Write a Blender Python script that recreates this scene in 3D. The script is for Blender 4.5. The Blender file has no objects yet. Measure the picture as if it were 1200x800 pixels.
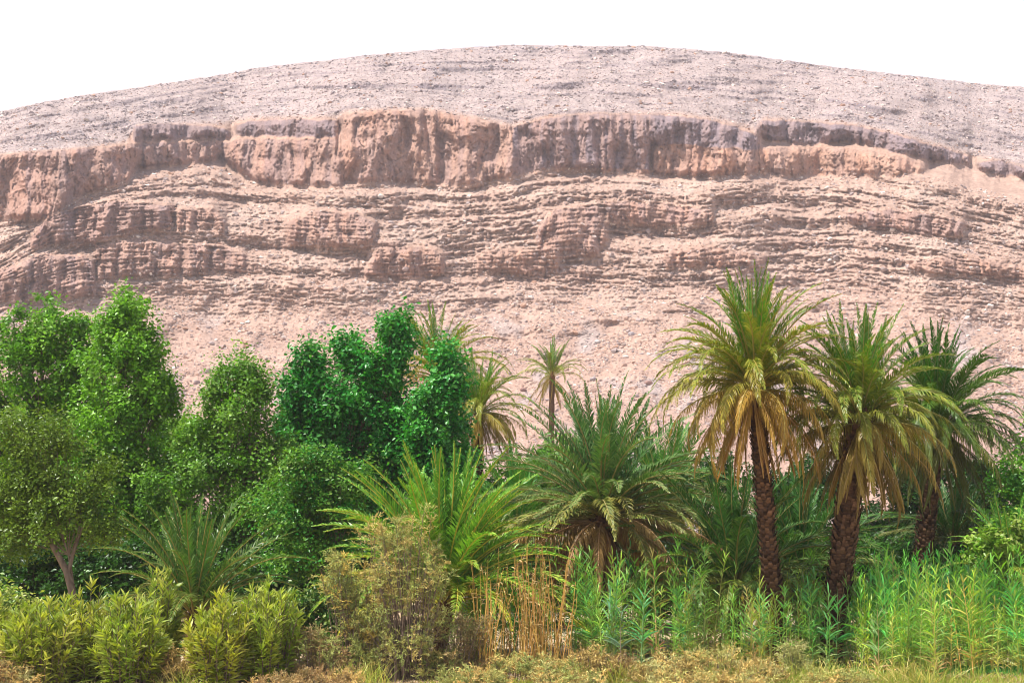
import bpy, math, random
import numpy as np
from mathutils import Vector, Matrix, Euler

R = math.radians
S = bpy.context.scene
COL = S.collection

# ------------------------------------------------------------------ camera
FPX = 1648.0                      # focal length in pixels of the 1200 px wide photograph
CAMZ = 5.0
PITCH = math.atan(200.0 / FPX)
cam_d = bpy.data.cameras.new('camera')
cam_d.sensor_width = 36.0
cam_d.lens = 36.0 * FPX / 1200.0
cam_d.clip_start = 0.1
cam_d.clip_end = 20000
cam = bpy.data.objects.new('camera', cam_d)
cam.location = (0, 0, CAMZ)
cam.rotation_euler = (math.pi / 2 + PITCH, 0, 0)
COL.objects.link(cam)
S.camera = cam

# ------------------------------------------------------------------ sky, sun, exposure
SUN_EL, SUN_AZ = 64.0, 252.0       # azimuth clockwise from +Y (north): 270 = from the left, 180 = from behind the camera
W = bpy.data.worlds.new('World'); S.world = W; W.use_nodes = True
wn = W.node_tree
bg = wn.nodes['Background']
sky = wn.nodes.new('ShaderNodeTexSky'); sky.sky_type = 'NISHITA'; sky.sun_disc = False
sky.sun_elevation = R(SUN_EL); sky.sun_rotation = R(SUN_AZ)
sky.air_density = 1.0; sky.dust_density = 1.5; sky.ozone_density = 1.0
# dusty desert air: a white veil over the blue, thickest at the horizon all round and thinning towards the zenith
tcw = wn.nodes.new('ShaderNodeTexCoord'); sxyz = wn.nodes.new('ShaderNodeSeparateXYZ')
wn.links.new(tcw.outputs['Generated'], sxyz.inputs[0])
def wmath(op, x, y):
    n = wn.nodes.new('ShaderNodeMath'); n.operation = op
    for i, q in enumerate((x, y)):
        if isinstance(q, (int, float)): n.inputs[i].default_value = q
        else: wn.links.new(q, n.inputs[i])
    return n.outputs[0]
mrv = wn.nodes.new('ShaderNodeMapRange'); mrv.interpolation_type = 'SMOOTHSTEP'
mrv.inputs['From Min'].default_value = 0.34; mrv.inputs['From Max'].default_value = 0.52
mrv.inputs['To Min'].default_value = 6.5; mrv.inputs['To Max'].default_value = 0.2
wn.links.new(sxyz.outputs[2], mrv.inputs['Value'])
veil = mrv.outputs[0]
vcol = wn.nodes.new('ShaderNodeMix'); vcol.data_type = 'RGBA'; vcol.blend_type = 'ADD'; vcol.inputs[0].default_value = 1.0
vmul = wn.nodes.new('ShaderNodeVectorMath'); vmul.operation = 'SCALE'; vmul.inputs[0].default_value = (1.0, 0.985, 0.97)
wn.links.new(veil, vmul.inputs['Scale'])
wn.links.new(sky.outputs[0], vcol.inputs[6]); wn.links.new(vmul.outputs[0], vcol.inputs[7])
wn.links.new(vcol.outputs[2], bg.inputs['Color']); bg.inputs['Strength'].default_value = 0.08
sl = bpy.data.lights.new('sun', 'SUN'); sl.energy = 5.0; sl.angle = R(0.53); sl.color = (1.0, 0.955, 0.89)
so = bpy.data.objects.new('sun', sl); COL.objects.link(so)
a, e = R(SUN_AZ), R(SUN_EL)
sun_dir = Vector((math.sin(a) * math.cos(e), math.cos(a) * math.cos(e), math.sin(e)))
so.rotation_euler = sun_dir.to_track_quat('Z', 'Y').to_euler()
so.location = (0, 0, 60)
S.view_settings.view_transform = 'Standard'; S.view_settings.look = 'None'
S.view_settings.gamma = 1.0; S.view_settings.exposure = 0.75
S.cycles.filter_width = 1.0
S.cycles.max_bounces = 8; S.cycles.diffuse_bounces = 1; S.cycles.glossy_bounces = 2
S.cycles.transmission_bounces = 2; S.cycles.volume_bounces = 1; S.cycles.transparent_max_bounces = 6

# ------------------------------------------------------------------ helpers
rng = np.random.default_rng(7)

def ray(u, v):
    """direction (per unit of Y) of the photo pixel (u, v) of 1200 x 800"""
    dx = (u - 600.0) / FPX; dy = (400.0 - v) / FPX
    Y = math.cos(PITCH) - dy * math.sin(PITCH)
    return dx / Y, (math.sin(PITCH) + dy * math.cos(PITCH)) / Y

def at(u, v, Y):
    a, b = ray(u, v)
    return Vector((a * Y, Y, CAMZ + b * Y))

def gx(u, Y, v=700):                  # world x of pixel column u at depth Y near row v
    return ray(u, v)[0] * Y

def px(n, Y):                         # size in metres of n photo pixels at depth Y
    return n * Y / FPX

def tag(o, label=None, cat=None, group=None, kind=None):
    if label: o['label'] = label
    if cat: o['category'] = cat
    if group: o['group'] = group
    if kind: o['kind'] = kind
    return o

def empty(name, loc, label=None, cat=None, group=None):
    o = bpy.data.objects.new(name, None); COL.objects.link(o)
    o.location = loc; o.empty_display_size = 0.2
    return tag(o, label, cat, group)

def mesh_np(name, verts, faces, mat, cols=None, smooth=False):
    """verts (n,3); faces (m,k) same k, or list of such arrays; cols (n,3) vertex colours -> attribute tint"""
    if not isinstance(faces, (list, tuple)): faces = [faces]
    faces = [np.asarray(f, dtype=np.int32) for f in faces if len(f)]
    verts = np.asarray(verts, dtype=np.float32)
    me = bpy.data.meshes.new(name)
    nl = sum(f.size for f in faces); nf = sum(len(f) for f in faces)
    me.vertices.add(len(verts)); me.vertices.foreach_set('co', verts.ravel())
    me.loops.add(nl); me.loops.foreach_set('vertex_index', np.concatenate([f.ravel() for f in faces]))
    starts = []; s = 0
    for f in faces:
        starts.append(s + np.arange(len(f)) * f.shape[1]); s += f.size
    me.polygons.add(nf); me.polygons.foreach_set('loop_start', np.concatenate(starts).astype(np.int32))
    if smooth: me.polygons.foreach_set('use_smooth', np.ones(nf, dtype=bool))
    if cols is not None:
        ca = me.color_attributes.new('tint', 'FLOAT_COLOR', 'POINT')
        c4 = np.ones((len(verts), 4), dtype=np.float32); c4[:, :3] = cols
        ca.data.foreach_set('color', c4.ravel())
    me.update(calc_edges=True)
    if mat: me.materials.append(mat)
    return me

def obj(name, me, parent=None, loc=None):
    o = bpy.data.objects.new(name, me); COL.objects.link(o)
    if parent is not None: o.parent = parent
    if loc is not None: o.location = loc
    return o

class MB:
    """collects vertices, faces (3 or 4 corners) and tints"""
    def __init__(s): s.v = []; s.t = []; s.q = []; s.c = []; s.n = 0
    def add(s, verts, quads=None, tris=None, col=(1, 1, 1)):
        verts = np.asarray(verts, dtype=float); k = s.n
        s.v.append(verts)
        col = np.asarray(col, dtype=float)
        s.c.append(np.broadcast_to(col, (len(verts), 3)))
        if quads is not None and len(quads): s.q.append(np.asarray(quads) + k)
        if tris is not None and len(tris): s.t.append(np.asarray(tris) + k)
        s.n += len(verts)
    def tube(s, pts, rads, sides=6, col=(1, 1, 1)):
        pts = np.asarray(pts, float); n = len(pts)
        T = np.gradient(pts, axis=0); T /= np.linalg.norm(T, axis=1)[:, None] + 1e-9
        ref = np.array([0.0, 0, 1]) if abs(T[0][2]) < 0.8 else np.array([1.0, 0, 0])
        A = np.cross(T, ref); A /= np.linalg.norm(A, axis=1)[:, None] + 1e-9
        B = np.cross(T, A)
        ang = np.arange(sides) * 2 * math.pi / sides
        ring = (A[:, None, :] * np.cos(ang)[None, :, None] + B[:, None, :] * np.sin(ang)[None, :, None]) * np.asarray(rads)[:, None, None]
        V = (pts[:, None, :] + ring).reshape(-1, 3)
        i = np.arange(n - 1)[:, None] * sides; j = np.arange(sides)[None, :]
        j2 = (j + 1) % sides
        Q = np.stack([i + j, i + j2, i + sides + j2, i + sides + j], -1).reshape(-1, 4)
        s.add(V, Q, None, col)
    def mesh(s, name, mat, smooth=False):
        fs = []
        if s.q: fs.append(np.concatenate(s.q))
        if s.t: fs.append(np.concatenate(s.t))
        return mesh_np(name, np.concatenate(s.v), fs, mat, np.concatenate(s.c), smooth)

_T = {}
def perlin(x, y, seed=0):
    if seed not in _T:
        g = np.random.default_rng(1000 + seed).uniform(0, 2 * math.pi, (256, 256))
        _T[seed] = (np.cos(g), np.sin(g))
    gxx, gyy = _T[seed]
    xi = np.floor(x).astype(int); yi = np.floor(y).astype(int)
    xf = x - xi; yf = y - yi
    sx = xf * xf * xf * (xf * (xf * 6 - 15) + 10); sy = yf * yf * yf * (yf * (yf * 6 - 15) + 10)
    def d(a, b):
        I = (xi + a) & 255; J = (yi + b) & 255
        return gxx[I, J] * (xf - a) + gyy[I, J] * (yf - b)
    n0 = d(0, 0) * (1 - sx) + d(1, 0) * sx
    n1 = d(0, 1) * (1 - sx) + d(1, 1) * sx
    return (n0 * (1 - sy) + n1 * sy) * 1.5
def fbm(x, y, oct=4, seed=0, gain=0.5):
    s = 0; a = 1; t = 0
    for i in range(oct):
        s = s + a * perlin(x * 2 ** i + 17.3 * i, y * 2 ** i + 9.1 * i, seed + i); t += a; a *= gain
    return s / t
def sstep(a, b, x):
    t = np.clip((x - a) / (b - a), 0, 1); return t * t * (3 - 2 * t)

# ------------------------------------------------------------------ materials
def new_mat(name):
    m = bpy.data.materials.new(name); m.use_nodes = True
    nt = m.node_tree; nt.nodes.clear()
    out = nt.nodes.new('ShaderNodeOutputMaterial')
    return m, nt, out

def N(nt, typ, **kw):
    n = nt.nodes.new(typ)
    for k, v in kw.items(): setattr(n, k, v)
    return n

def leaf_mat(name, rough=0.45, trans=0.35, spec=0.5, tcol=(1.25, 1.35, 0.55), var=0.25):
    """leaf: vertex tint x object colour, a little noise, thin translucency"""
    m, nt, out = new_mat(name)
    at_ = N(nt, 'ShaderNodeAttribute', attribute_name='tint')
    oi = N(nt, 'ShaderNodeObjectInfo')
    mx = N(nt, 'ShaderNodeMix', data_type='RGBA', blend_type='MULTIPLY'); mx.inputs[0].default_value = 1
    nt.links.new(at_.outputs['Color'], mx.inputs[6]); nt.links.new(oi.outputs['Color'], mx.inputs[7])
    no = N(nt, 'ShaderNodeTexNoise'); no.inputs['Scale'].default_value = 1.7; no.inputs['Detail'].default_value = 3
    geo = N(nt, 'ShaderNodeNewGeometry'); nt.links.new(geo.outputs['Position'], no.inputs['Vector'])
    mr = N(nt, 'ShaderNodeMapRange'); mr.inputs['From Min'].default_value = 0.3; mr.inputs['From Max'].default_value = 0.7
    mr.inputs['To Min'].default_value = 1 - var; mr.inputs['To Max'].default_value = 1 + var
    nt.links.new(no.outputs[0], mr.inputs['Value'])
    m2 = N(nt, 'ShaderNodeMix', data_type='RGBA', blend_type='MULTIPLY'); m2.inputs[0].default_value = 1
    nt.links.new(mx.outputs[2], m2.inputs[6]); nt.links.new(mr.outputs[0], m2.inputs[7])
    p = N(nt, 'ShaderNodeBsdfPrincipled'); p.inputs['Roughness'].default_value = rough
    p.inputs['Specular IOR Level'].default_value = spec
    nt.links.new(m2.outputs[2], p.inputs['Base Color'])
    tr = N(nt, 'ShaderNodeBsdfTranslucent')
    m3 = N(nt, 'ShaderNodeMix', data_type='RGBA', blend_type='MULTIPLY'); m3.inputs[0].default_value = 1
    m3.inputs[7].default_value = (*tcol, 1)
    nt.links.new(m2.outputs[2], m3.inputs[6]); nt.links.new(m3.outputs[2], tr.inputs['Color'])
    ms = N(nt, 'ShaderNodeMixShader'); ms.inputs[0].default_value = trans
    nt.links.new(p.outputs[0], ms.inputs[1]); nt.links.new(tr.outputs[0], ms.inputs[2])
    nt.links.new(ms.outputs[0], out.inputs['Surface'])
    return m

def bark_mat(name, c1, c2, scale=6.0, bump=0.4, attr=False, zs=1.0):
    m, nt, out = new_mat(name)
    tc = N(nt, 'ShaderNodeTexCoord'); mp = N(nt, 'ShaderNodeMapping'); mp.inputs['Scale'].default_value = (1, 1, zs)
    nt.links.new(tc.outputs['Object'], mp.inputs['Vector'])
    no = N(nt, 'ShaderNodeTexNoise'); no.inputs['Scale'].default_value = scale; no.inputs['Detail'].default_value = 6
    nt.links.new(mp.outputs[0], no.inputs['Vector'])
    cr = N(nt, 'ShaderNodeValToRGB'); cr.color_ramp.elements[0].position = 0.3; cr.color_ramp.elements[1].position = 0.7
    cr.color_ramp.elements[0].color = (*c1, 1); cr.color_ramp.elements[1].color = (*c2, 1)
    nt.links.new(no.outputs[0], cr.inputs[0])
    p = N(nt, 'ShaderNodeBsdfPrincipled'); p.inputs['Roughness'].default_value = 0.9; p.inputs['Specular IOR Level'].default_value = 0.2
    src = cr.outputs[0]
    if attr:
        at_ = N(nt, 'ShaderNodeAttribute', attribute_name='tint')
        mx = N(nt, 'ShaderNodeMix', data_type='RGBA', blend_type='MULTIPLY'); mx.inputs[0].default_value = 1
        nt.links.new(src, mx.inputs[6]); nt.links.new(at_.outputs['Color'], mx.inputs[7]); src = mx.outputs[2]
    nt.links.new(src, p.inputs['Base Color'])
    bm = N(nt, 'ShaderNodeBump'); bm.inputs['Strength'].default_value = bump; bm.inputs['Distance'].default_value = 0.03
    nt.links.new(no.outputs[0], bm.inputs['Height']); nt.links.new(bm.outputs[0], p.inputs['Normal'])
    nt.links.new(p.outputs[0], out.inputs['Surface'])
    return m

def rock_mat(name, attr='tint', sc=(0.35, 1.6), bumpd=1.0):
    m, nt, out = new_mat(name)
    at_ = N(nt, 'ShaderNodeAttribute', attribute_name=attr)
    geo = N(nt, 'ShaderNodeNewGeometry')
    src = at_.outputs['Color']
    hs = []
    for k, s_ in enumerate(sc):
        no = N(nt, 'ShaderNodeTexNoise'); no.inputs['Scale'].default_value = s_; no.inputs['Detail'].default_value = 6; no.inputs['Roughness'].default_value = 0.65
        nt.links.new(geo.outputs['Position'], no.inputs['Vector'])
        mr = N(nt, 'ShaderNodeMapRange'); mr.inputs['From Min'].default_value = 0.3; mr.inputs['From Max'].default_value = 0.7
        mr.inputs['To Min'].default_value = 0.78; mr.inputs['To Max'].default_value = 1.2
        nt.links.new(no.outputs[0], mr.inputs['Value'])
        mx = N(nt, 'ShaderNodeMix', data_type='RGBA', blend_type='MULTIPLY'); mx.inputs[0].default_value = 1
        nt.links.new(src, mx.inputs[6]); nt.links.new(mr.outputs[0], mx.inputs[7]); src = mx.outputs[2]
        hs.append(no)
    p = N(nt, 'ShaderNodeBsdfPrincipled'); p.inputs['Roughness'].default_value = 0.95; p.inputs['Specular IOR Level'].default_value = 0.15
    nt.links.new(src, p.inputs['Base Color'])
    b = None
    for no, dist in zip(hs, (bumpd, bumpd * 0.35)):
        bm = N(nt, 'ShaderNodeBump'); bm.inputs['Strength'].default_value = 0.9; bm.inputs['Distance'].default_value = dist
        nt.links.new(no.outputs[0], bm.inputs['Height'])
        if b: nt.links.new(b.outputs[0], bm.inputs['Normal'])
        b = bm
    nt.links.new(b.outputs[0], p.inputs['Normal'])
    nt.links.new(p.outputs[0], out.inputs['Surface'])
    return m

# ------------------------------------------------------------------ mountain
M_ROCK = rock_mat('weathered_rock', sc=(0.12, 0.7), bumpd=1.4)

GUIDES = [  # (reference row at column 600, polyline over the photo's columns)
    (53,  [(-400,190),(-200,160),(0,130),(100,111),(200,97),(300,80),(400,68),(500,58),(600,53),(750,54),(850,60),(950,75),(1050,87),(1150,98),(1200,102),(1400,130),(1600,165)]),
    (108, [(-400,230),(-200,200),(0,168),(60,160),(100,152),(150,143),(180,131),(250,116),(350,104),(480,101),(560,109),(700,102),(800,105),(900,108),(1000,124),(1100,142),(1200,166),(1400,200),(1600,230)]),
    (148, [(-400,250),(-200,210),(0,181),(100,175),(148,168),(160,147),(260,148),(290,141),(395,140),(405,132),(500,129),(560,140),(600,150),(640,138),(700,135),(800,136),(850,145),(885,155),(895,141),(1000,147),(1050,158),(1130,181),(1200,197),(1400,235),(1600,260)]),
    (208, [(-400,310),(-200,280),(0,257),(50,255),(90,232),(150,212),(240,200),(300,216),(390,218),(470,214),(545,217),(600,208),(640,197),(700,198),(800,205),(880,204),(1000,205),(1100,215),(1200,240),(1400,280),(1600,310)]),
    (255, [(-400,340),(-200,320),(0,298),(60,262),(130,250),(200,252),(300,258),(400,262),(500,266),(600,255),(700,242),(800,252),(900,238),(1000,243),(1100,262),(1200,282),(1400,320),(1600,350)]),
    (320, [(-400,390),(-200,370),(0,345),(100,318),(200,315),(400,325),(600,320),(800,322),(1000,312),(1200,332),(1400,370),(1600,400)]),
    (500, [(-400,510),(1600,510)]),
    (660, [(-400,660),(1600,660)]),
]
def poly(pts, u):
    p = np.array(pts, float); return np.interp(u, p[:, 0], p[:, 1])

# cliff bands: (top polyline, bottom polyline, strength, darkness of the desert varnish 0..1)
CLIFFS = [
    ([(-400,262),(-200,215),(0,181),(100,174),(150,171),(156,168)], [(-400,330),(-200,290),(0,257),(55,256),(92,232),(150,213),(156,205)], 1.0, 0.35),
    ([(156,147),(200,145),(262,150),(275,158)], [(156,165),(200,163),(262,163),(275,160)], 0.9, 0.95),
    ([(150,168),(265,166),(272,172)], [(150,214),(160,198),(250,188),(272,180)], 0.9, 0.45),
    ([(270,150),(290,142),(330,140),(396,141)], [(270,158),(300,160),(396,161)], 0.9, 1.0),
    ([(258,170),(280,164),(396,163)], [(258,185),(300,214),(330,216),(396,217)], 1.0, 0.3),
    ([(392,146),(400,136),(430,130),(500,129),(530,134),(562,141),(604,150)], [(392,212),(470,214),(545,217),(604,206)], 1.0, 0.22),
    ([(596,151),(640,138),(700,134),(765,135)], [(596,206),(640,197),(700,198),(765,200)], 1.0, 0.6),
    ([(758,134),(800,136),(850,145),(890,160)], [(765,172),(800,170),(850,174),(884,176)], 1.0, 0.95),
    ([(655,172),(672,152),(688,160),(692,196)], [(655,196),(672,198),(692,199)], 0.9, 0.1),
    ([(700,190),(712,168),(730,185),(748,176),(764,198)], [(700,200),(730,202),(764,204)], 0.9, 0.15),
    ([(758,178),(790,168),(830,172),(880,176),(895,178)], [(758,204),(800,206),(895,204)], 0.95, 0.15),
    ([(888,141),(930,142),(1000,147),(1050,158),(1132,182)], [(888,160),(930,170),(1000,166),(1050,178),(1100,190),(1132,194)], 1.0, 1.0),
    ([(1146,190),(1170,188),(1200,196),(1400,232)], [(1146,202),(1200,208),(1400,250)], 0.9, 0.95),
    ([(865,176),(900,174),(1000,174),(1050,182),(1082,192)], [(865,202),(950,206),(1050,205),(1082,202)], 0.75, 0.15),
    ([(36,278),(60,252),(100,243),(135,236),(205,241)], [(36,292),(60,286),(110,283),(165,270),(205,268)], 1.0, 0.45),
    ([(205,246),(250,244),(262,256)], [(205,268),(262,270)], 0.8, 0.3),
    ([(-400,340),(-100,320),(0,318),(40,300),(100,300),(112,308)], [(-400,380),(0,352),(112,346)], 0.9, 0.4),
    ([(112,288),(150,280),(200,285),(260,288),(290,300)], [(112,330),(200,322),(290,318)], 0.7, 0.4),
    ([(335,262),(370,247),(420,250),(445,265)], [(335,286),(400,290),(445,286)], 0.8, 0.3),
    ([(425,322),(440,296),(500,288),(522,300)], [(425,326),(480,326),(522,318)], 0.8, 0.25),
    ([(630,268),(650,246),(700,240),(712,262)], [(630,300),(700,298),(712,280)], 0.7, 0.35),
    ([(706,236),(770,238),(832,246)], [(706,256),(770,264),(832,262)], 0.8, 0.35),
    ([(990,250),(1040,246),(1100,252),(1134,262)], [(990,258),(1040,270),(1100,277),(1134,276)], 0.9, 0.4),
    ([(560,300),(600,292),(660,300)], [(560,318),(620,322),(660,316)], 0.6, 0.2),
    ([(780,296),(830,288),(900,300)], [(780,312),(840,314),(900,312)], 0.6, 0.2),
    ([(1060,306),(1120,300),(1200,312),(1400,330)], [(1060,318),(1120,322),(1200,330),(1400,345)], 0.6, 0.25),
]

def build_mountain():
    ins = np.arange(-10, 1211, 1.25)
    left = -10 - np.cumsum(np.linspace(1.4, 24, 70)); right = 1210 + np.cumsum(np.linspace(1.4, 24, 70))
    U1 = np.concatenate([left[::-1], ins, right])
    nu = len(U1)
    t = np.concatenate([np.linspace(0, 1, 420, endpoint=False) * 0.86, np.linspace(0.86, 1, 40)])[::-1]   # 1 bottom .. 0 crest
    nt_ = len(t)
    crest = poly(GUIDES[0][1], U1) + 1.5 * fbm(U1 / 16, U1 * 0 + 3.3, 5, 40, 0.65) + 1.2 * fbm(U1 / 90, U1 * 0 + 1.3, 2, 42)
    Ug = np.broadcast_to(U1[None, :], (nt_, nu))
    V = crest[None, :] + (642 - crest[None, :]) * t[:, None]
    # strata coordinate
    gs = np.array([poly(g[1], U1) for g in GUIDES]); gs[0] = crest
    ref = np.array([g[0] for g in GUIDES], float)
    Sg = np.empty_like(V)
    for j in range(nu): Sg[:, j] = np.interp(V[:, j], gs[:, j], ref)
    W1 = fbm(Ug / 90, V / 60, 3, 50)
    Sw = Sg + 5.0 * W1
    # hardness of the thin beds
    bed = fbm(Ug / 520 + 3, Sw / 8.5, 2, 60, 0.55)
    lens = fbm(Ug / 70, Sw / 14, 3, 70)
    bed2 = fbm(Ug / 60 + 9, Sw / 9, 3, 75, 0.6)
    hard = sstep(-0.05, 0.05, bed + 0.30 * lens + 0.10 * bed2)
    zone = sstep(200, 222, Sg) * (1 - sstep(325, 395, Sg))
    lowz = sstep(325, 360, Sg) * (1 - sstep(400, 500, Sg))
    upz = 1 - sstep(138, 150, Sg)
    breaks = sstep(-0.15, 0.25, fbm(Ug / 45, V / 22, 3, 80))
    hb = hard * (zone * (0.55 + 0.45 * breaks) + 0.45 * lowz * sstep(0.0, 0.3, lens) + 0.10 * upz)
    upb = sstep(0.06, 0.20, fbm(Ug / 300 + 5, Sw / 4.2, 2, 62)) * sstep(-0.2, 0.15, fbm(Ug / 70, V / 14, 3, 64)) * upz
    hb = np.maximum(hb, 0.5 * upb)
    band = np.exp(-((Sg - 106 - 2.5 * W1) / 3.2) ** 2) * sstep(-0.1, 0.3, fbm(Ug / 80, V / 30, 3, 90))
    band2 = np.exp(-((Sg - 122 - 3 * W1) / 1.8) ** 2) * sstep(0.0, 0.3, fbm(Ug / 60, V / 30, 3, 91))
    band3 = np.exp(-((Sg - 78 - 4 * W1) / 1.8) ** 2) * sstep(0.0, 0.3, fbm(Ug / 60, V / 30, 3, 92))
    rim = np.exp(-((Sg - 56) / 3.0) ** 2)
    cl = np.zeros_like(V); dark = np.zeros_like(V)
    edge = 3.2 * fbm(Ug / 14, V / 50, 4, 95, 0.6)
    for top, bot, st, dk in CLIFFS:
        u0, u1 = top[0][0], top[-1][0]
        tp = poly(top, Ug) + edge; bt = poly(bot, Ug) + 1.5 * edge
        m_ = sstep(-1.0, 1.2, V - tp) * sstep(-1.5, 2.0, bt - V) * sstep(-4, 7, Ug - u0 + 5 * edge) * sstep(-4, 7, u1 - Ug + 5 * edge) * st
        dark = np.where(m_ > cl, dk, dark); cl = np.maximum(cl, m_)
    # thin beds seen in the big walls
    ledge = sstep(0.22, 0.42, fbm(Ug / 260, Sw / 4.5, 2, 61)) * 0.8
    H = np.maximum(np.maximum(cl * (1 - 0.55 * ledge), hb), np.maximum(np.maximum(band * 0.55, band2 * 0.4), band3 * 0.4))
    dyy = (400 - V) / FPX
    Yd = math.cos(PITCH) - dyy * math.sin(PITCH)
    TX = (Ug - 600) / FPX / Yd; TZ = (math.sin(PITCH) + dyy * math.cos(PITCH)) / Yd
    soft = np.interp(Sg, [53, 75, 148, 208, 320, 360, 500, 660], [0.40, 0.45, 0.52, 0.44, 0.48, 0.55, 0.52, 0.42])
    soft = np.maximum(soft + 0.06 * fbm(Ug / 60, V / 12, 3, 97), TZ + 0.055)
    m = soft + (3.0 - soft) * np.clip(H, 0, 1) ** 1.6
    lnD = np.empty_like(V); lnD[0] = math.log(292) + 0.05 * fbm(U1 / 300, U1 * 0 + 1, 2, 98)
    dT = np.diff(TZ, axis=0)
    inc = dT / (0.5 * (m[1:] + m[:-1]) - 0.5 * (TZ[1:] + TZ[:-1]))
    # even out how deep neighbouring columns run, keeping the steps
    def blur_u(A, half, sd):
        k = np.exp(-np.linspace(-sd, sd, 2 * half + 1) ** 2); k /= k.sum()
        pad = np.pad(A, ((0, 0), (half, half)), mode='edge')
        return np.apply_along_axis(lambda r: np.convolve(r, k, 'valid'), 1, pad)
    sm = blur_u(inc, 90, 2.0)
    dev = np.zeros_like(inc); acc = np.zeros(nu)
    for q in range(len(inc)):
        acc = acc * 0.935 + (inc[q] - sm[q]); dev[q] = acc
    dev = blur_u(dev, 2, 1.2)
    dvs = blur_u(dev, 10, 2.0); wu = upz[1:]
    tot = np.cumsum(sm, axis=0) + dev * (1 - 0.85 * wu) + dvs * 0.85 * wu
    lnD[1:] = lnD[0] + tot
    # buttresses, flutes and gullies
    ridg = lambda x, y, s, o=3: 1 - 2 * np.abs(fbm(x, y, o, s))
    Uw = Ug + 6 * fbm(Ug / 50, V / 50, 2, 100)
    clS = sstep(0.1, 0.8, np.maximum(cl, 0.22 * hb * zone))
    kk = np.ones(9) / 9
    clS = np.apply_along_axis(lambda c: np.convolve(c, kk, 'same'), 0, clS)
    fl = 0.8 * 0.010 * ridg(Uw / 46, V / 150, 101, 2) + 0.0045 * ridg(Uw / 17, V / 60, 104, 3) + 0.0045 * np.round(perlin(Uw / 21, V / 55, 128) * 4) / 2.5 + 0.0035 * np.round(perlin(Uw / 9, V / 24, 129) * 3) / 2 + 0.0020 * ridg(Uw / 5.5, V / 45, 107, 2)
    big = 0.011 * ridg(Uw / 150, V / 130, 110, 3) + 0.008 * fbm(Uw / 40, V / 30, 3, 112)
    win = sstep(0, 30, V - crest[None, :]) * (1 - sstep(420, 600, V) * 0.6)
    lnD -= (fl * clS + big * win)
    # blocky broken bedding and stones
    crack = np.clip(1 - np.abs(perlin(Uw / 9, Sw / 13, 125)) / 0.07, 0, 1) * np.clip(np.maximum(cl, hb), 0, 1)
    lnD += 0.0022 * crack
    rough = (0.0022 * perlin(Ug / 3.1, V / 2.2, 120) + 0.0016 * perlin(Ug / 6.0 + 5, V / 3.4, 121)) * (1 - 0.6 * clS) * (1 - 0.45 * zone) * 0.7
    zl = 0.0021 * np.clip(perlin(Ug / 26, Sw / 2.6, 127) * 1.6, -1, 1) * zone
    lnD -= zl
    blk = 0.0012 * np.sign(perlin(Ug / 7, Sw / 2.4, 123)) * zone * (1 - 0.5 * clS)
    lnD -= rough + blk
    D = np.exp(lnD)
    X = TX * D; Z = CAMZ + TZ * D
    P = np.stack([X, D, Z], -1)
    # the back of the ridge
    back = []
    last = P[-1]
    for dd, dz in ((6, 0.6), (25, 0.5), (80, -4), (180, -30), (320, -120)):
        q = last.copy(); q[:, 0] *= 1 + dd / 2500.0; q[:, 1] += dd; q[:, 2] += dz * (1 if dz < 0 else 1) - 0.30 * 0
        q[:, 2] = np.maximum(q[:, 2], -0.5) if dz < 0 else q[:, 2]
        back.append(q)
    # colours
    def mixc(a, b, t): return a + (np.asarray(b) - a) * t[..., None]
    C = np.zeros(V.shape + (3,)) + np.array([0.46, 0.305, 0.235])
    C = mixc(C, [0.405, 0.325, 0.305], upz * (0.85 + 0.15 * W1))
    C = mixc(C, [0.42, 0.27, 0.20], 0.6 * sstep(450, 500, Sg) * sstep(-.2, .3, fbm(Ug / 60, V / 15, 3, 130)))
    C = mixc(C, [0.52, 0.37, 0.295], zone * (1 - clS) * sstep(-0.2, 0.4, fbm(Ug / 80, V / 26, 4, 131)) * 0.7)  # pale tone paints sunlit brightness onto the ledge benches
    C = mixc(C, [0.50, 0.265, 0.165], clS * 0.6 * (1 - upz))
    st = sstep(-0.05, 0.4, fbm(Uw / 26, V / 160, 4, 132))
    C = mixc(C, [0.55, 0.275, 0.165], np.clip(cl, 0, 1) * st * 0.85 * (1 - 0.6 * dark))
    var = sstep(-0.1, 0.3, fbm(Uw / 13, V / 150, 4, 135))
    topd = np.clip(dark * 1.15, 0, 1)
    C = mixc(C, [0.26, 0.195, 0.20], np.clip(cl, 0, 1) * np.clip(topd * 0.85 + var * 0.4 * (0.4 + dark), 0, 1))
    C = mixc(C, [0.41, 0.25, 0.195], hb * zone * 0.6 * sstep(-.1, .3, fbm(Ug / 70, V / 18, 3, 137)))
    C = mixc(C, [0.25, 0.20, 0.205], upb * 0.7)
    C = mixc(C, [0.24, 0.19, 0.20], np.clip(band + band2 * .7 + band3 * 0.7, 0, 1) * 0.8)
    C = mixc(C, [0.32, 0.265, 0.26], rim * 0.6 * sstep(-.3, .2, fbm(Ug / 50, V / 30, 3, 139)))
    gr = sstep(0.12, 0.4, fbm(Ug / 55, V / 40, 4, 140)) * sstep(345, 400, Sg)
    C = mixc(C, [0.40, 0.345, 0.33], gr * 0.65)
    C = mixc(C, [0.15, 0.10, 0.085], crack * 0.35)
    C *= np.array([0.83, 0.83, 0.845]) * (1 + 0.10 * fbm(Ug / 5, V / 2.2, 3, 145))[..., None]
    V3 = np.concatenate([P.reshape(-1, 3)] + back)
    nr = nt_ + len(back)
    CC = np.concatenate([C.reshape(-1, 3)] + [C[-1]] * len(back))
    i = np.arange(nr - 1)[:, None] * nu; j = np.arange(nu - 1)[None, :]
    F = np.stack([i + j, i + j + 1, i + nu + j + 1, i + nu + j], -1).reshape(-1, 4)
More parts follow.
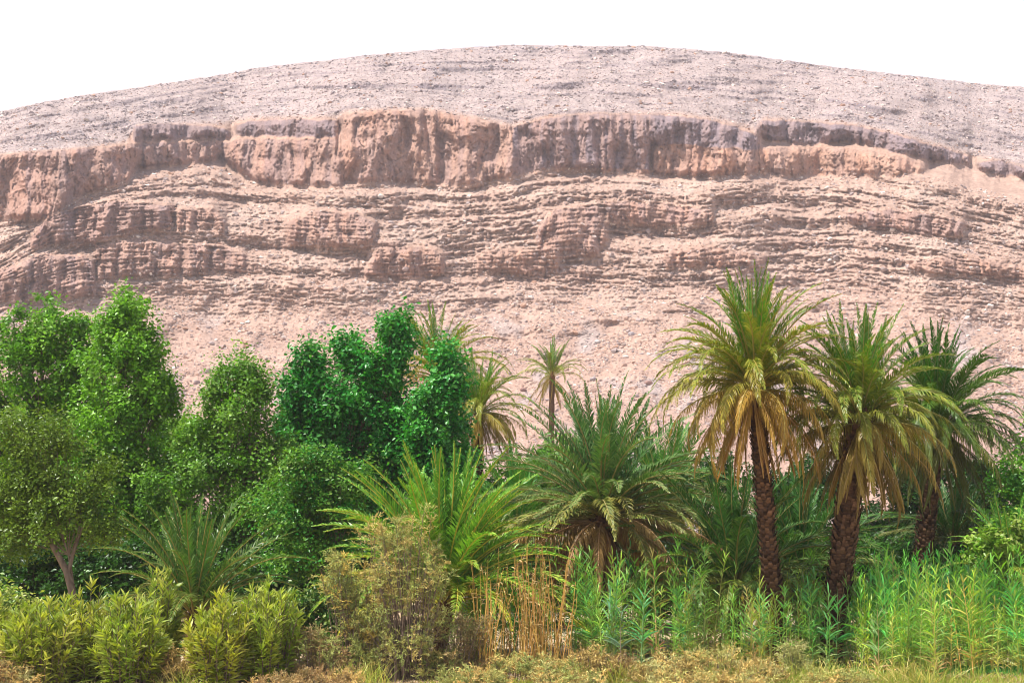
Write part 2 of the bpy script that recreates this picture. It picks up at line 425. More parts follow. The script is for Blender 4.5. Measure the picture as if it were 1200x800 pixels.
    me = mesh_np('mountain', V3, F, M_ROCK, np.clip(CC, 0.02, 0.9))
    o = obj('mountain', me)
    tag(o, 'broad arid rock mountain with banded cliffs and stony slopes behind the oasis', None, None, 'structure')
    return U1, V, P, C, Sg, cl, hb, zone, upz, o

MU, MV, MP, MC, MS, MCL, MHB, MZONE, MUPZ, MOUNT = build_mountain()

# rubble: loose stones lying over the slopes, one object with tens of thousands of instanced stones
M_STONE = rock_mat('loose_stone', attr='stone_tint', sc=(0.8, 3.0), bumpd=0.2)

def build_rubble(n=110000):
    r = np.random.default_rng(5)
    nr, nu = MV.shape
    ii = r.integers(2, nr - 2, n * 3); jj = r.integers(72, nu - 72, n * 3)
    # margins get some too
    k = r.random(n * 3) < 0.06; jj[k] = r.integers(2, nu - 2, k.sum())
    Sx = MS[ii, jj]; V = MV[ii, jj]
    dens = np.where(Sx < 148, 0.9, 0.0)
    dens = np.where((Sx >= 200) & (Sx < 330), 0.42, dens)
    clus = sstep(-0.25, 0.35, fbm(MU[jj] / 45, V / 30, 4, 150))
    dens = np.where((Sx >= 330) & (Sx < 530), 0.25 + 0.75 * clus, dens)
    dens *= (1 - 0.9 * np.clip(MCL[ii, jj], 0, 1)) * (1 - 0.6 * MHB[ii, jj])
    ok = r.random(n * 3) < dens
    ii, jj = ii[ok][:n], jj[ok][:n]
    f1, f2 = r.random(len(ii)), r.random(len(ii))
    a_ = MP[ii, jj] * (1 - f1)[:, None] + MP[ii, jj + 1] * f1[:, None]
    b_ = MP[ii + 1, jj] * (1 - f1)[:, None] + MP[ii + 1, jj + 1] * f1[:, None]
    P = a_ * (1 - f2)[:, None] + b_ * f2[:, None]
    D = P[:, 1]
    big = sstep(-0.1, 0.4, fbm(MU[jj] / 40 + 7, MV[ii, jj] / 30, 3, 151))
    Sx_ = MS[ii, jj]
    size_px = 1.15 + r.pareto(2.4, len(ii)) * (0.7 + 0.7 * big)
    size = np.clip(size_px * np.where(Sx_ < 60, 1.5, 1.0), 0, 6.5) * D / FPX * np.where(MS[ii, jj] < 148, 0.85, 1.0)
    base = MC[ii, jj]
    sh = r.random(len(ii))
    grey = np.array([0.36, 0.32, 0.325]); pale = np.array([0.62, 0.52, 0.46]); rust = np.array([0.40, 0.24, 0.17])
    T = base * (0.85 + 0.4 * r.random(len(ii)))[:, None]
    T = np.where((sh < 0.36)[:, None], 0.4 * base + 0.6 * grey * (0.7 + 0.4 * r.random((len(ii), 1))), T)
    T = np.where(((sh >= 0.36) & (sh < 0.52))[:, None], pale * (0.9 + 0.2 * r.random((len(ii), 1))), T)
    T = np.where(((sh > 0.92))[:, None], rust, T)
    me = bpy.data.meshes.new('rubble'); me.vertices.add(len(P))
    me.vertices.foreach_set('co', P.astype(np.float32).ravel())
    at1 = me.attributes.new('stone_scale', 'FLOAT_VECTOR', 'POINT')
    sc = size[:, None] * r.uniform(0.65, 1.35, (len(P), 3)) * np.array([1.15, 1.0, 0.85])
    at1.data.foreach_set('vector', sc.astype(np.float32).ravel())
    at2 = me.attributes.new('stone_rotation', 'FLOAT_VECTOR', 'POINT')
    rot = r.uniform(-0.5, 0.5, (len(P), 3)); rot[:, 2] = r.uniform(0, 6.28, len(P))
    at2.data.foreach_set('vector', rot.astype(np.float32).ravel())
    at3 = me.color_attributes.new('stone_tint', 'FLOAT_COLOR', 'POINT')
    c4 = np.ones((len(P), 4), np.float32); c4[:, :3] = T; at3.data.foreach_set('color', c4.ravel())
    o = obj('rubble', me)
    tag(o, 'loose broken stones scattered over the mountain slopes', None, None, 'stuff')
    ng = bpy.data.node_groups.new('scatter_stones', 'GeometryNodeTree')
    ng.interface.new_socket('Geometry', in_out='INPUT', socket_type='NodeSocketGeometry')
    ng.interface.new_socket('Geometry', in_out='OUTPUT', socket_type='NodeSocketGeometry')
    L = ng.links.new; nn = ng.nodes.new
    gi = nn('NodeGroupInput'); go = nn('NodeGroupOutput')
    cube = nn('GeometryNodeMeshIcoSphere'); cube.inputs['Radius'].default_value = 0.5; cube.inputs['Subdivisions'].default_value = 1
    sp = nn('GeometryNodeSetPosition'); L(cube.outputs[0], sp.inputs[0])
    rv = nn('FunctionNodeRandomValue'); rv.data_type = 'FLOAT_VECTOR'
    rv.inputs[0].default_value = (-0.17,) * 3; rv.inputs[1].default_value = (0.17,) * 3
    L(rv.outputs[0], sp.inputs['Offset'])
    smt = nn('GeometryNodeSetMaterial'); smt.inputs['Material'].default_value = M_STONE
    L(sp.outputs[0], smt.inputs[0])
    iop = nn('GeometryNodeInstanceOnPoints'); L(gi.outputs[0], iop.inputs['Points']); L(smt.outputs[0], iop.inputs['Instance'])
    n1 = nn('GeometryNodeInputNamedAttribute'); n1.data_type = 'FLOAT_VECTOR'; n1.inputs[0].default_value = 'stone_scale'
    n2 = nn('GeometryNodeInputNamedAttribute'); n2.data_type = 'FLOAT_VECTOR'; n2.inputs[0].default_value = 'stone_rotation'
    L(n1.outputs[0], iop.inputs['Scale'])
    e2r = nn('FunctionNodeEulerToRotation'); L(n2.outputs[0], e2r.inputs[0]); L(e2r.outputs[0], iop.inputs['Rotation'])
    L(iop.outputs[0], go.inputs[0])
    md = o.modifiers.new('stones', 'NODES'); md.node_group = ng
    # instance attribute is read by the material
    for nd in M_STONE.node_tree.nodes:
        if nd.type == 'ATTRIBUTE': nd.attribute_type = 'INSTANCER'
    return o
build_rubble()

# ------------------------------------------------------------------ ground
def build_ground():
    ys = np.concatenate([np.linspace(-1300, -20, 14), np.linspace(0, 36, 10), np.linspace(38, 70, 130), np.linspace(72, 130, 40), np.linspace(140, 420, 30), np.linspace(500, 1900, 8)])
    xs = np.concatenate([np.linspace(-1800, -60, 24), np.linspace(-40, 40, 260), np.linspace(60, 1800, 24)])
    X, Y = np.meshgrid(xs, ys)
    Z = 0.35 * fbm(X / 9, Y / 9, 3, 160) + 0.10 * fbm(X / 1.6, Y / 1.6, 3, 163)
    Z += 0.5 * sstep(60, 120, Y)
    ny, nx = X.shape
    i = np.arange(ny - 1)[:, None] * nx; j = np.arange(nx - 1)[None, :]
    F = np.stack([i + j, i + j + 1, i + nx + j + 1, i + nx + j], -1).reshape(-1, 4)
    n1 = fbm(X / 5, Y / 5, 4, 165)[..., None]
    C = np.array([0.44, 0.30, 0.185]) + (np.array([0.50, 0.39, 0.27]) - np.array([0.44, 0.30, 0.185])) * np.clip(0.5 + n1 * 1.3, 0, 1)
    me = mesh_np('ground', np.stack([X, Y, Z], -1).reshape(-1, 3), F, rock_mat('sandy_soil', sc=(0.9, 7.0), bumpd=0.12), C.reshape(-1, 3), True)
    tag(obj('ground', me), 'dry sandy valley floor under the oasis plants', None, None, 'structure')
build_ground()
def ground_z(x, y):
    x = np.asarray(x, float); y = np.asarray(y, float)
    z = 0.35 * fbm(x / 9, y / 9, 3, 160) + 0.10 * fbm(x / 1.6, y / 1.6, 3, 163)
    return z + 0.5 * sstep(60, 120, y)

# ------------------------------------------------------------------ haze
def build_haze(dens=0.00017):
    m, nt, out = new_mat('haze_air')
    v = N(nt, 'ShaderNodeVolumePrincipled'); v.inputs['Color'].default_value = (0.90, 0.89, 1.0, 1)
    v.inputs['Density'].default_value = dens; v.inputs['Anisotropy'].default_value = 0.2
    nt.links.new(v.outputs[0], out.inputs['Volume'])
    x0, x1, y0, y1, z0, z1 = -1900, 1900, -1400, 2000, -4, 420
    V = [(x, y, z) for z in (z0, z1) for y in (y0, y1) for x in (x0, x1)]
    F = [(0, 2, 3, 1), (4, 5, 7, 6), (0, 1, 5, 4), (2, 6, 7, 3), (0, 4, 6, 2), (1, 3, 7, 5)]
    tag(obj('haze', mesh_np('haze', V, np.array(F), m)), 'pale dusty air in front of the mountain', None, None, 'stuff')
build_haze()

# ------------------------------------------------------------------ plant materials
M_FROND = leaf_mat('palm_leaf', rough=0.36, trans=0.25, spec=0.24, var=0.18)
M_LEAF = leaf_mat('broad_leaf', rough=0.33, trans=0.33, spec=0.22, tcol=(1.3, 1.5, 0.35), var=0.22)
M_REED = leaf_mat('reed_leaf', rough=0.38, trans=0.34, spec=0.24, var=0.2)
M_DRY = leaf_mat('dry_plant', rough=0.75, trans=0.18, spec=0.2, tcol=(1.1, 1.0, 0.8), var=0.2)
M_TRUNK = bark_mat('palm_trunk_fibre', (0.045, 0.026, 0.015), (0.125, 0.07, 0.040), 5.0, 0.5, True, 3.0)
M_BARK = bark_mat('tree_bark', (0.13, 0.09, 0.065), (0.27, 0.20, 0.15), 7.0, 0.4, False, 0.4)

def rot_z(P, a):
    c, s = math.cos(a), math.sin(a)
    return np.stack([P[..., 0] * c - P[..., 1] * s, P[..., 0] * s + P[..., 1] * c, P[..., 2]], -1)

# ------------------------------------------------------------------ palm fronds
def frond_mesh(name, L, el0, bend, r, green, tipc, npair=70, ll=0.5, vee=0.55, dead=0.0, droop=0.25, petiole=0.13, curl=0.0):
    """one feather leaf in the XZ plane: starts at the origin with elevation el0 (radians) and bends down by bend in all"""
    mb = MB()
    n = 12
    s = np.linspace(0, 1, n + 1)
    ang = el0 - bend * (0.25 * s + 0.75 * s ** 1.8)
    d = np.stack([np.cos(ang), np.zeros(n + 1), np.sin(ang)], -1) * (L / n)
    pts = np.zeros((n + 1, 3)); pts[1:] = np.cumsum(0.5 * (d[1:] + d[:-1]), axis=0)
    pts[:, 1] += curl * L * s ** 2
    rc = np.array([0.30, 0.27, 0.10]) if dead < 0.5 else np.array([0.36, 0.23, 0.11])
    mb.tube(pts, 0.026 * L / 3.4 * (1.05 - s) + 0.004, 4, rc)
    ss = np.linspace(petiole, 0.995, npair)
    for sd in (-1, 1):
        q = ss + r.uniform(-0.004, 0.004, npair)
        base = np.stack([np.interp(q, s, pts[:, k]) for k in range(3)], -1)
        a_ = np.interp(q, s, ang)
        T = np.stack([np.cos(a_), np.zeros(npair), np.sin(a_)], -1)
        Nn = np.stack([-np.sin(a_), np.zeros(npair), np.cos(a_)], -1)
        B = np.zeros((npair, 3)); B[:, 1] = sd
        prof = np.clip(np.sin(np.clip(q, 0, 1) ** 0.75 * math.pi) ** 0.55, 0.2, 1) * (1 - 0.45 * q)
        le = ll * 0.84 * prof * r.uniform(0.82, 1.15, npair) * L / 3.4
        fw = np.radians(44 - 12 * q) * r.uniform(0.8, 1.2, npair)            # forward lean grows to the tip
        up = vee + r.normal(0, 0.22, npair) - dead * 0.6
        dirn = T * np.cos(fw)[:, None] * 0.9 + np.sin(fw)[:, None] * (B * np.cos(up)[:, None] + Nn * np.sin(up)[:, None])
        dirn = dirn * (1 - dead * 0.35) + np.array([0, 0, -1.0]) * dead * 0.55
        dirn /= np.linalg.norm(dirn, axis=1)[:, None]
        mid = base + dirn * (le * 0.5)[:, None]
        tip = mid + dirn * (le * 0.5)[:, None] + np.array([0, 0, -1.0]) * (droop * le * (0.6 + dead))[:, None]
        wd = 0.0155 * L / 3.4 * r.uniform(0.8, 1.2, npair) * (1 - 0.25 * dead)
        side = np.cross(dirn, Nn + 0.35 * r.normal(0, 1, (npair, 3))); side /= np.linalg.norm(side, axis=1)[:, None] + 1e-9
        w = side * wd[:, None]
        Vv = np.stack([base - w * 0.5, base + w * 0.5, mid + w, mid - w, tip], 1).reshape(-1, 3)
        k = np.arange(npair)[:, None] * 5
        Q = np.concatenate([k + 0, k + 1, k + 2, k + 3], 1); Tt = np.concatenate([k + 3, k + 2, k + 4], 1)
        c = np.array(green) * (0.85 + 0.3 * r.random((npair, 1)))
        c = c + (np.array(tipc) - c) * (np.clip((r.random((npair, 1)) - 0.6), 0, 1) * 1.4)
        C = np.repeat(c, 5, axis=0); C[4::5] = C[4::5] * 0.55 + np.array(tipc) * 0.45
        mb.add(Vv, Q, Tt, C)
    return mb.mesh(name, M_FROND)

_FR = {}
def frond_set(key, spec):
    """three variants per elevation class for one look of palm; meshes shared by every palm of that look"""
    if key in _FR: return _FR[key]
    r = np.random.default_rng(abs(hash(key)) % 1000 if False else sum(map(ord, key)))
    out = []
    for (el, bend, L, g, t, dead, ll, vee, droop) in spec:
        out.append([frond_mesh('frond', L * r.uniform(0.92, 1.06), R(el + r.uniform(-4, 4)), R(bend * r.uniform(0.8, 1.2)), r, g, t,
                               dead=dead, ll=ll, vee=vee, droop=droop, curl=r.uniform(-0.06, 0.06)) for _ in range(3)])
    _FR[key] = out
    return out

G1, G2, G3 = (0.07, 0.20, 0.022), (0.13, 0.20, 0.028), (0.26, 0.19, 0.045)
TY, TD = (0.38, 0.32, 0.06), (0.38, 0.255, 0.08)
# (elevation, bend, length, colour, tip colour, dead, leaflet length, V angle, droop)
TALL = [
    (86, 16, 3.0, G1, G2, 0.0, 0.52, 0.6, 0.15),
    (73, 54, 3.2, G1, TY, 0.0, 0.56, 0.55, 0.25),
    (58, 90, 3.3, G2, TY, 0.0, 0.60, 0.5, 0.35),
    (42, 108, 3.3, G2, TY, 0.1, 0.62, 0.35, 0.5),
    (24, 106, 3.3, (0.17, 0.19, 0.035), TY, 0.2, 0.6, 0.25, 0.6),
    (2, 92, 3.2, G3, TD, 0.45, 0.56, 0.1, 0.7),
    (-30, 58, 2.9, (0.27, 0.185, 0.045), TD, 0.8, 0.46, 0.0, 0.75),
    (-62, 27, 2.5, (0.25, 0.14, 0.04), TD, 1.0, 0.38, 0.0, 0.75),
]
BUSH = [
    (86, 16, 3.2, (0.055, 0.15, 0.035), G1, 0.0, 0.55, 0.6, 0.15),
    (70, 42, 3.4, (0.06, 0.165, 0.04), (0.16, 0.26, 0.10), 0.0, 0.58, 0.55, 0.2),
    (52, 66, 3.5, (0.07, 0.17, 0.038), (0.2, 0.28, 0.10), 0.0, 0.6, 0.5, 0.3),
    (34, 76, 3.5, (0.085, 0.17, 0.035), (0.27, 0.30, 0.12), 0.0, 0.6, 0.4, 0.35),
    (17, 72, 3.4, (0.13, 0.17, 0.04), TY, 0.1, 0.56, 0.35, 0.4),
    (-2, 62, 3.2, (0.22, 0.15, 0.05), TD, 0.5, 0.5, 0.1, 0.6),
    (-24, 50, 2.6, (0.27, 0.14, 0.05), TD, 0.85, 0.44, 0.0, 0.7),
    (-50, 34, 2.1, (0.24, 0.12, 0.045), TD, 1.0, 0.38, 0.0, 0.7),
]
BASES = {}
def palm_trunk(root, h, r0, r1, lean, bend=0.0, skirt=0.0, seed=1, boots=True, detail=1.0):
    """trunk from the ground to the crown, plus the ragged leaf bases that cover it (one part)"""
    r = np.random.default_rng(seed)
    n = max(6, int(h / 0.35))
    s = np.linspace(0, 1, n + 1)
    pts = np.stack([lean[0] * s + bend * np.sin(s * math.pi), lean[1] * s, h * s - 0.25 * (1 - s)], -1)
    rad = r0 + (r1 - r0) * s + 0.03 * r.normal(0, 1, n + 1) * r0
    rad[0] *= 1.25
    mb = MB(); mb.tube(pts, rad * 0.9, 12, (1, 1, 1))
    obj('trunk', mb.mesh('trunk', M_TRUNK, True), root)
    if boots:
        mb = MB()
        step = 0.105 / detail
        nz = int(h / step)
        P_, Q_, C_ = [], [], []
        for i in range(nz):
            z = (i + 0.5) / nz
            c = np.array([np.interp(z, s, pts[:, k]) for k in range(3)]); rr = np.interp(z, s, rad)
            m = max(7, int(11 * detail * rr / 0.4))
            for j in range(m):
                an = 2 * math.pi * (j + 0.5 * (i % 2)) / m + r.normal(0, 0.07)
                o = np.array([math.cos(an), math.sin(an), 0]); t_ = np.array([-o[1], o[0], 0]); up = np.array([0, 0, 1.0])
                w = 2 * math.pi * rr / m * 0.42 * r.uniform(.8, 1.2); le = r.uniform(0.14, 0.24) * (1 + skirt * z * 1.3); out = r.uniform(0.05, 0.13) * (1 + skirt * z)
                b = c + o * rr * 0.85
                V = [b - t_ * w, b + t_ * w, b + o * out * 0.8 + t_ * w * 0.8 + up * le * 0.5, b + o * out * 0.8 - t_ * w * 0.8 + up * le * 0.5,
                     b + o * (out + 0.03) + t_ * w * 0.45 + up * le, b + o * (out + 0.03) - t_ * w * 0.45 + up * le, b + up * le * 0.75]
                mb.add(V, [(0, 1, 2, 3), (3, 2, 4, 5)], [(5, 4, 6)], np.array([1.0, 0.92, 0.85]) * r.uniform(0.55, 1.9))
        obj('leaf_bases', mb.mesh('leaf_bases', M_TRUNK), root)['kind'] = 'stuff'
    return pts[-1]

def palm(name, u, vb, Y, crown_uv, label, group, spec, key, counts, scale=1.0, r0=0.35, r1=0.3, tint=(1, 1, 1), seed=1, skirt=0.0,
         trunk=True, bend=0.0, boots=True, azb=None, sheath=0, detail=1.0, ryY=None):
    """a palm: root Empty on the ground, trunk, leaf_bases and every frond as parts"""
    r = np.random.default_rng(seed)
    x = at(u, vb, Y).x
    z0 = float(ground_z([x], [Y])[0])
    root = empty(name, (x, Y, z0), label, 'palm tree', group)
    top = at(crown_uv[0], crown_uv[1], Y)
    h = top.z - z0
    lean = (top.x - x, 0.0)
    if h > 0.2: tp = palm_trunk(root, h, r0, r1, lean, bend, skirt, seed, boots, detail)
    else: tp = np.array([0, 0, 0.1])
    fs = frond_set(key, spec)
    ga = r.uniform(0, 6.28); k = 0
    for cls, n in enumerate(counts):
        n = int(round(n * (1.4 if n > 6 else 1.15)))
        for i in range(n):
            k += 1
            az = ga + k * 2.39996 + r.normal(0, 0.12)
            me = fs[cls][r.integers(0, 3)]
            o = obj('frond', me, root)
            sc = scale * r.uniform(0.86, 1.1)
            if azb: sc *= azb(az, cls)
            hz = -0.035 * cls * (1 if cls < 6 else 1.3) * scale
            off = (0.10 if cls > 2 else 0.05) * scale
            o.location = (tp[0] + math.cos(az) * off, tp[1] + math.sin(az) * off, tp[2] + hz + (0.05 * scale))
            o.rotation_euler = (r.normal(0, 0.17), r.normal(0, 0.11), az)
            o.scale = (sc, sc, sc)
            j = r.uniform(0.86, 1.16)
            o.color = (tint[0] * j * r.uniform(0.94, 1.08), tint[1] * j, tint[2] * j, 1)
    # the fibrous head between the frond bases
    mb = MB()
    zz = np.array([-0.75, -0.45, -0.15, 0.15, 0.42]) * scale
    rr = np.array([0.95 * r1, 1.15 * r1, 1.05 * r1, 0.7 * r1, 0.2 * r1])
    P = np.stack([zz * 0 + tp[0], zz * 0 + tp[1], zz + tp[2]], -1)
    mb.tube(P, rr, 10, (1.5, 1.25, 0.9))
    obj('crown_heart', mb.mesh('crown_heart', M_TRUNK), root)
    for i in range(sheath):
        az = -math.pi / 2 + r.normal(0, 0.9); el = R(r.uniform(20, 60))
        d = np.array([math.cos(az) * math.cos(el), math.sin(az) * math.cos(el), math.sin(el)])
        b = np.array(tp) + d * 0.35 * scale + np.array([0, 0, 0.15 + 0.25 * r.random()]) * scale
        mb = MB(); q = np.linspace(0, 1, 6)
        pts = b + d * (q[:, None] * 0.55 * scale) + np.array([0, 0, -1.0]) * (q[:, None] ** 2 * 0.25 * scale)
        mb.tube(pts, np.array([0.012, 0.035, 0.055, 0.05, 0.03, 0.006]) * scale, 6, (0.62, 0.57, 0.38))
        obj('flower_sheath', mb.mesh('flower_sheath', M_DRY, True), root)
    return root

# ------------------------------------------------------------------ broadleaf trees and shrubs
def leaves_np(C, Nrm, size, r, col, fold=0.25, aspect=0.62):
    """rhombic leaves: centres C, rough facing Nrm, length size, colours col"""
    n = len(C)
    Nrm = Nrm / (np.linalg.norm(Nrm, axis=1)[:, None] + 1e-9)
    t = r.normal(0, 1, (n, 3)); A = np.cross(Nrm, t); A /= np.linalg.norm(A, axis=1)[:, None] + 1e-9
    B = np.cross(Nrm, A)
    L = size[:, None] * 0.5
    V = np.stack([C - A * L, C + B * L * aspect + Nrm * L * fold, C + A * L, C - B * L * aspect + Nrm * L * fold], 1).reshape(-1, 3)
    k = np.arange(n)[:, None] * 4
    T = np.concatenate([np.concatenate([k, k + 1, k + 2], 1), np.concatenate([k, k + 2, k + 3], 1)])
    return V, T, np.repeat(col, 4, axis=0)

def tree(name, label, cat, u, vb, Y, lobes, leafpx, ncl, per, cols, seed, group=None, trunk_r=0.16, thick=1.0, up=0.0, crad=0.42, mat=None,
         stems=1, fork=0.35, lean=0.0, aspect=0.62, trunk_paths=None, parts=('trunk', 'crown'), sub=6, subf=(0.42, 0.62)):
    """lobes: (u, v, ru, rv[, dy]) in photo pixels at depth Y. Leaves gather in clumps on twigs; limbs reach every lobe."""
    r = np.random.default_rng(seed)
    x = at(u, vb, Y).x; z0 = float(ground_z([x], [Y])[0])
    root = empty(name, (x, Y, z0), label, cat, group)
    O = np.array([x, Y, z0])
    ncl = int(ncl * 1.2)
    cen, rad, wgt = [], [], []
    for lb in lobes:
        c = at(lb[0], lb[1], Y); dy = (lb[4] if len(lb) > 4 else 0)
        ru, rv = px(lb[2], Y), px(lb[3], Y)
        cen.append([c.x, Y + dy, c.z]); rad.append([ru, min(max(ru, 0.8) * thick, 2.6 * thick), rv]); wgt.append((ru * rv) ** 0.85)
    cen = np.array(cen) - O; rad = np.array(rad); wgt = np.array(wgt)
    limbs_to = cen.copy(); lrad = rad.copy()
    if sub > 1:
        nc, nr_, nw = [], [], []
        for c_, r_, w_ in zip(cen, rad, wgt):
            for q_ in range(sub):
                d_ = r.normal(0, 1, 3); d_ /= np.linalg.norm(d_); f_ = r.uniform(*subf)
                nc.append(c_ + d_ * r_ * r.uniform(0.45, 0.78)); nr_.append(r_ * f_ * np.array([1, 1, 1.25])); nw.append(w_ / sub * r.uniform(0.5, 1.5))
        cen = np.array(nc); rad = np.array(nr_); wgt = np.array(nw)
    wgt = wgt / wgt.sum()
    which = r.choice(len(cen), ncl, p=wgt)
    d = r.normal(0, 1, (ncl, 3)); d /= np.linalg.norm(d, axis=1)[:, None]
    rr = r.random(ncl) ** 0.42 * 1.0
    K = cen[which] + d * rr[:, None] * rad[which]
    K += r.normal(0, 0.10, K.shape) + d * rad[which] * ((r.random(ncl) < 0.25) * r.uniform(0.1, 0.75, ncl))[:, None]
    K[:, 2] = np.maximum(K[:, 2], 0.25)
    # leaves
    csz = crad * r.uniform(0.55, 1.35, ncl)
    per = per * 1.75
    npl = np.maximum(4, (per * r.uniform(0.6, 1.4, ncl)).astype(int))
    idx = np.repeat(np.arange(ncl), npl); n = len(idx)
    off = r.normal(0, 0.5, (n, 3)); off[:, 2] *= 0.85 + up
    outd = d[which * 0 + np.arange(ncl)]
    C = K[idx] + off * csz[idx][:, None] + (outd[idx] * np.array([1, 1, 0.3]) + np.array([0, 0, up])) * (r.random(n) * csz[idx])[:, None] * 0.7
    Nn = r.normal(0, 0.62, (n, 3)) + outd[idx] * 0.55 + np.array([0, -0.15, 0.75])
    size = px(leafpx * (1.12 if aspect > 0.3 else 1), Y) * r.uniform(0.6, 1.35, n)
    cols = np.array(cols)
    cc = cols[r.integers(0, len(cols), ncl)]
    col = cc[idx] * 0.6 + cols[r.integers(0, len(cols), n)] * 0.4
    col = col * r.uniform(0.75, 1.3, (n, 1)) * r.uniform(0.8, 1.25, ncl)[idx][:, None]
    V, T, CC = leaves_np(C, Nn, size, r, col, aspect=aspect)
    # wood
    mb = MB()
    tops = []
    tr = px(trunk_r, Y) if trunk_r > 1 else trunk_r
    lo = cen[np.argsort(cen[:, 2])]
    for s_ in range(stems):
        a0 = np.array([r.normal(0, 0.12) * (stems > 1), r.normal(0, 0.2) * (stems > 1), -0.2])
        H = cen[:, 2].max()
        fz = fork * H * r.uniform(0.8, 1.2)
        ctr = cen[r.integers(0, len(cen))]
        a2 = np.array([ctr[0] * 0.35 + lean * fz, ctr[1] * 0.4, fz])
        a1 = a0 * 0.5 + a2 * 0.5 + np.array([r.normal(0, 0.12), r.normal(0, 0.1), 0])
        q = np.linspace(0, 1, 7)[:, None]
        pts = (1 - q) ** 2 * a0 + 2 * q * (1 - q) * a1 + q * q * a2
        mb.tube(pts, np.linspace(tr * 1.25, tr * 0.75, 7), 8)
        tops.append((a2, tr * 0.72))
    if trunk_paths:
        for path, rw in trunk_paths:
            pts = np.array([list(at(a, b, Y)) for a, b in path]) - O
            mb.tube(pts, np.linspace(rw, rw * 0.55, len(pts)), 7)
    if len(mb.v): obj(parts[0], mb.mesh(parts[0], M_BARK, True), root)
    mb = MB()
    near = np.argmin(((K[:, None, :] - limbs_to[None]) ** 2).sum(-1), axis=1)
    for ci, c in enumerate(limbs_to):
        b, br = tops[ci % len(tops)]
        e_ = c + np.array([0, 0, lrad[ci][2] * 0.5]); m_ = (b + e_) / 2 + np.array([0, 0, -0.1 * abs(e_[0] - b[0])]) + r.normal(0, 0.15, 3)
        q = np.linspace(0, 1, 8)[:, None]
        pts = (1 - q) ** 2 * b + 2 * q * (1 - q) * m_ + q * q * e_
        mb.tube(pts, np.linspace(br * 0.62, br * 0.12, 8), 6)
        mine = np.where(near == ci)[0]
        for kx in mine[:max(6, int(len(mine) * 0.22))]:
            t = r.uniform(0.25, 0.9); p0 = pts[int(t * 7)]
            p1 = K[kx]; pm = (p0 + p1) / 2 + np.array([0, 0, -0.12])
            mb.tube([p0, pm, p1], [br * 0.2 * (1.1 - t), br * 0.13 * (1.1 - t), 0.006], 4)
    obj('limbs' if stems else 'limbs', mb.mesh('limbs', M_BARK, True), root)['kind'] = 'stuff'
    o = obj(parts[1], mesh_np(parts[1], V, T, mat or M_LEAF, CC), root)
    o['kind'] = 'stuff'
    return root

LG = [(0.105, 0.265, 0.014), (0.14, 0.31, 0.020), (0.070, 0.20, 0.012), (0.19, 0.36, 0.04)]      # fresh green
EG = [(0.022, 0.20, 0.022), (0.040, 0.25, 0.035), (0.015, 0.14, 0.015), (0.11, 0.33, 0.08), (0.07, 0.27, 0.035)]      # emerald poplar
MG = [(0.085, 0.205, 0.022), (0.12, 0.25, 0.028), (0.055, 0.15, 0.018), (0.17, 0.29, 0.05)]            # duller green
YG = [(0.15, 0.29, 0.02), (0.20, 0.34, 0.025), (0.11, 0.25, 0.02)]                                    # yellow green
SHADE_G = [(0.020, 0.068, 0.010), (0.030, 0.085, 0.012), (0.016, 0.055, 0.008)]                              # green darkened to paint in the understory shade

# big round trees at the left
tree('leafy_tree', 'tall dense green tree filling the left edge of the photo', 'tree', 38, 700, 66,
     [(50, 385, 42, 38), (15, 400, 45, 45), (85, 405, 30, 35), (104, 425, 30, 32), (100, 480, 34, 40), (35, 450, 75, 60), (80, 470, 45, 55), (20, 530, 80, 70), (80, 550, 60, 60), (-60, 440, 60, 70), (-50, 540, 70, 80), (30, 610, 80, 50)],
     4.3, 1150, 30, LG + MG[:1], 11, trunk_r=0.3, up=0.25, sub=9, subf=(0.26, 0.52))
tree('leafy_tree', 'green tree with a narrow upright top standing just right of the tallest left edge tree', 'tree', 135, 705, 62,
     [(146, 375, 24, 30), (128, 400, 22, 30), (165, 405, 24, 28), (140, 430, 48, 40), (175, 455, 32, 34), (190, 475, 18, 25), (140, 490, 60, 50), (165, 540, 45, 50), (120, 560, 60, 60), (150, 610, 60, 45)],
     4.3, 900, 30, LG, 12, trunk_r=0.26, up=0.3, sub=9, subf=(0.26, 0.52))
tree('olive_tree', 'smaller yellowish olive tree with leaning forked trunk in front of the left trees', 'tree', 88, 715, 50,
     [(55, 520, 32, 28), (30, 550, 40, 34), (75, 560, 40, 34), (20, 600, 40, 32), (95, 600, 34, 28), (60, 620, 48, 26), (120, 625, 22, 14), (5, 640, 30, 24), (22, 500, 24, 20), (-12, 575, 36, 30), (112, 560, 24, 22), (70, 495, 16, 14)],
     3.8, 480, 26, [(0.13, 0.205, 0.022), (0.17, 0.25, 0.03), (0.09, 0.16, 0.02)], 13, trunk_r=0.05, fork=0.4, up=0.1,
     trunk_paths=[([(88, 718), (84, 690), (78, 668), (68, 650), (58, 632), (52, 610)], 0.15), ([(80, 672), (85, 650), (92, 630), (100, 610)], 0.08)])
tree('leafy_tree', 'light green tree with a loose pointed top between the left trees and the emerald poplars', 'tree', 275, 700, 60,
     [(285, 440, 26, 26), (262, 455, 20, 26), (300, 460, 24, 28), (280, 485, 40, 34), (250, 500, 22, 24), (285, 540, 55, 40), (235, 560, 50, 36), (250, 530, 30, 26), (222, 535, 30, 22), (322, 525, 26, 28), (330, 570, 30, 30), (300, 590, 55, 40), (240, 610, 55, 40), (195, 590, 38, 34)],
     3.8, 900, 28, MG + LG[:1] + YG[:1], 14, trunk_r=0.2, up=0.3, sub=8, subf=(0.28, 0.52))
tree('pomegranate_shrub', 'bright yellow green shrub squeezed behind the left trees edge', 'shrub', 215, 700, 68,
     [(205, 508, 26, 22), (228, 520, 20, 22), (200, 545, 30, 24), (232, 550, 24, 22)], 4.0, 260, 26, YG, 15, trunk_r=0.1)
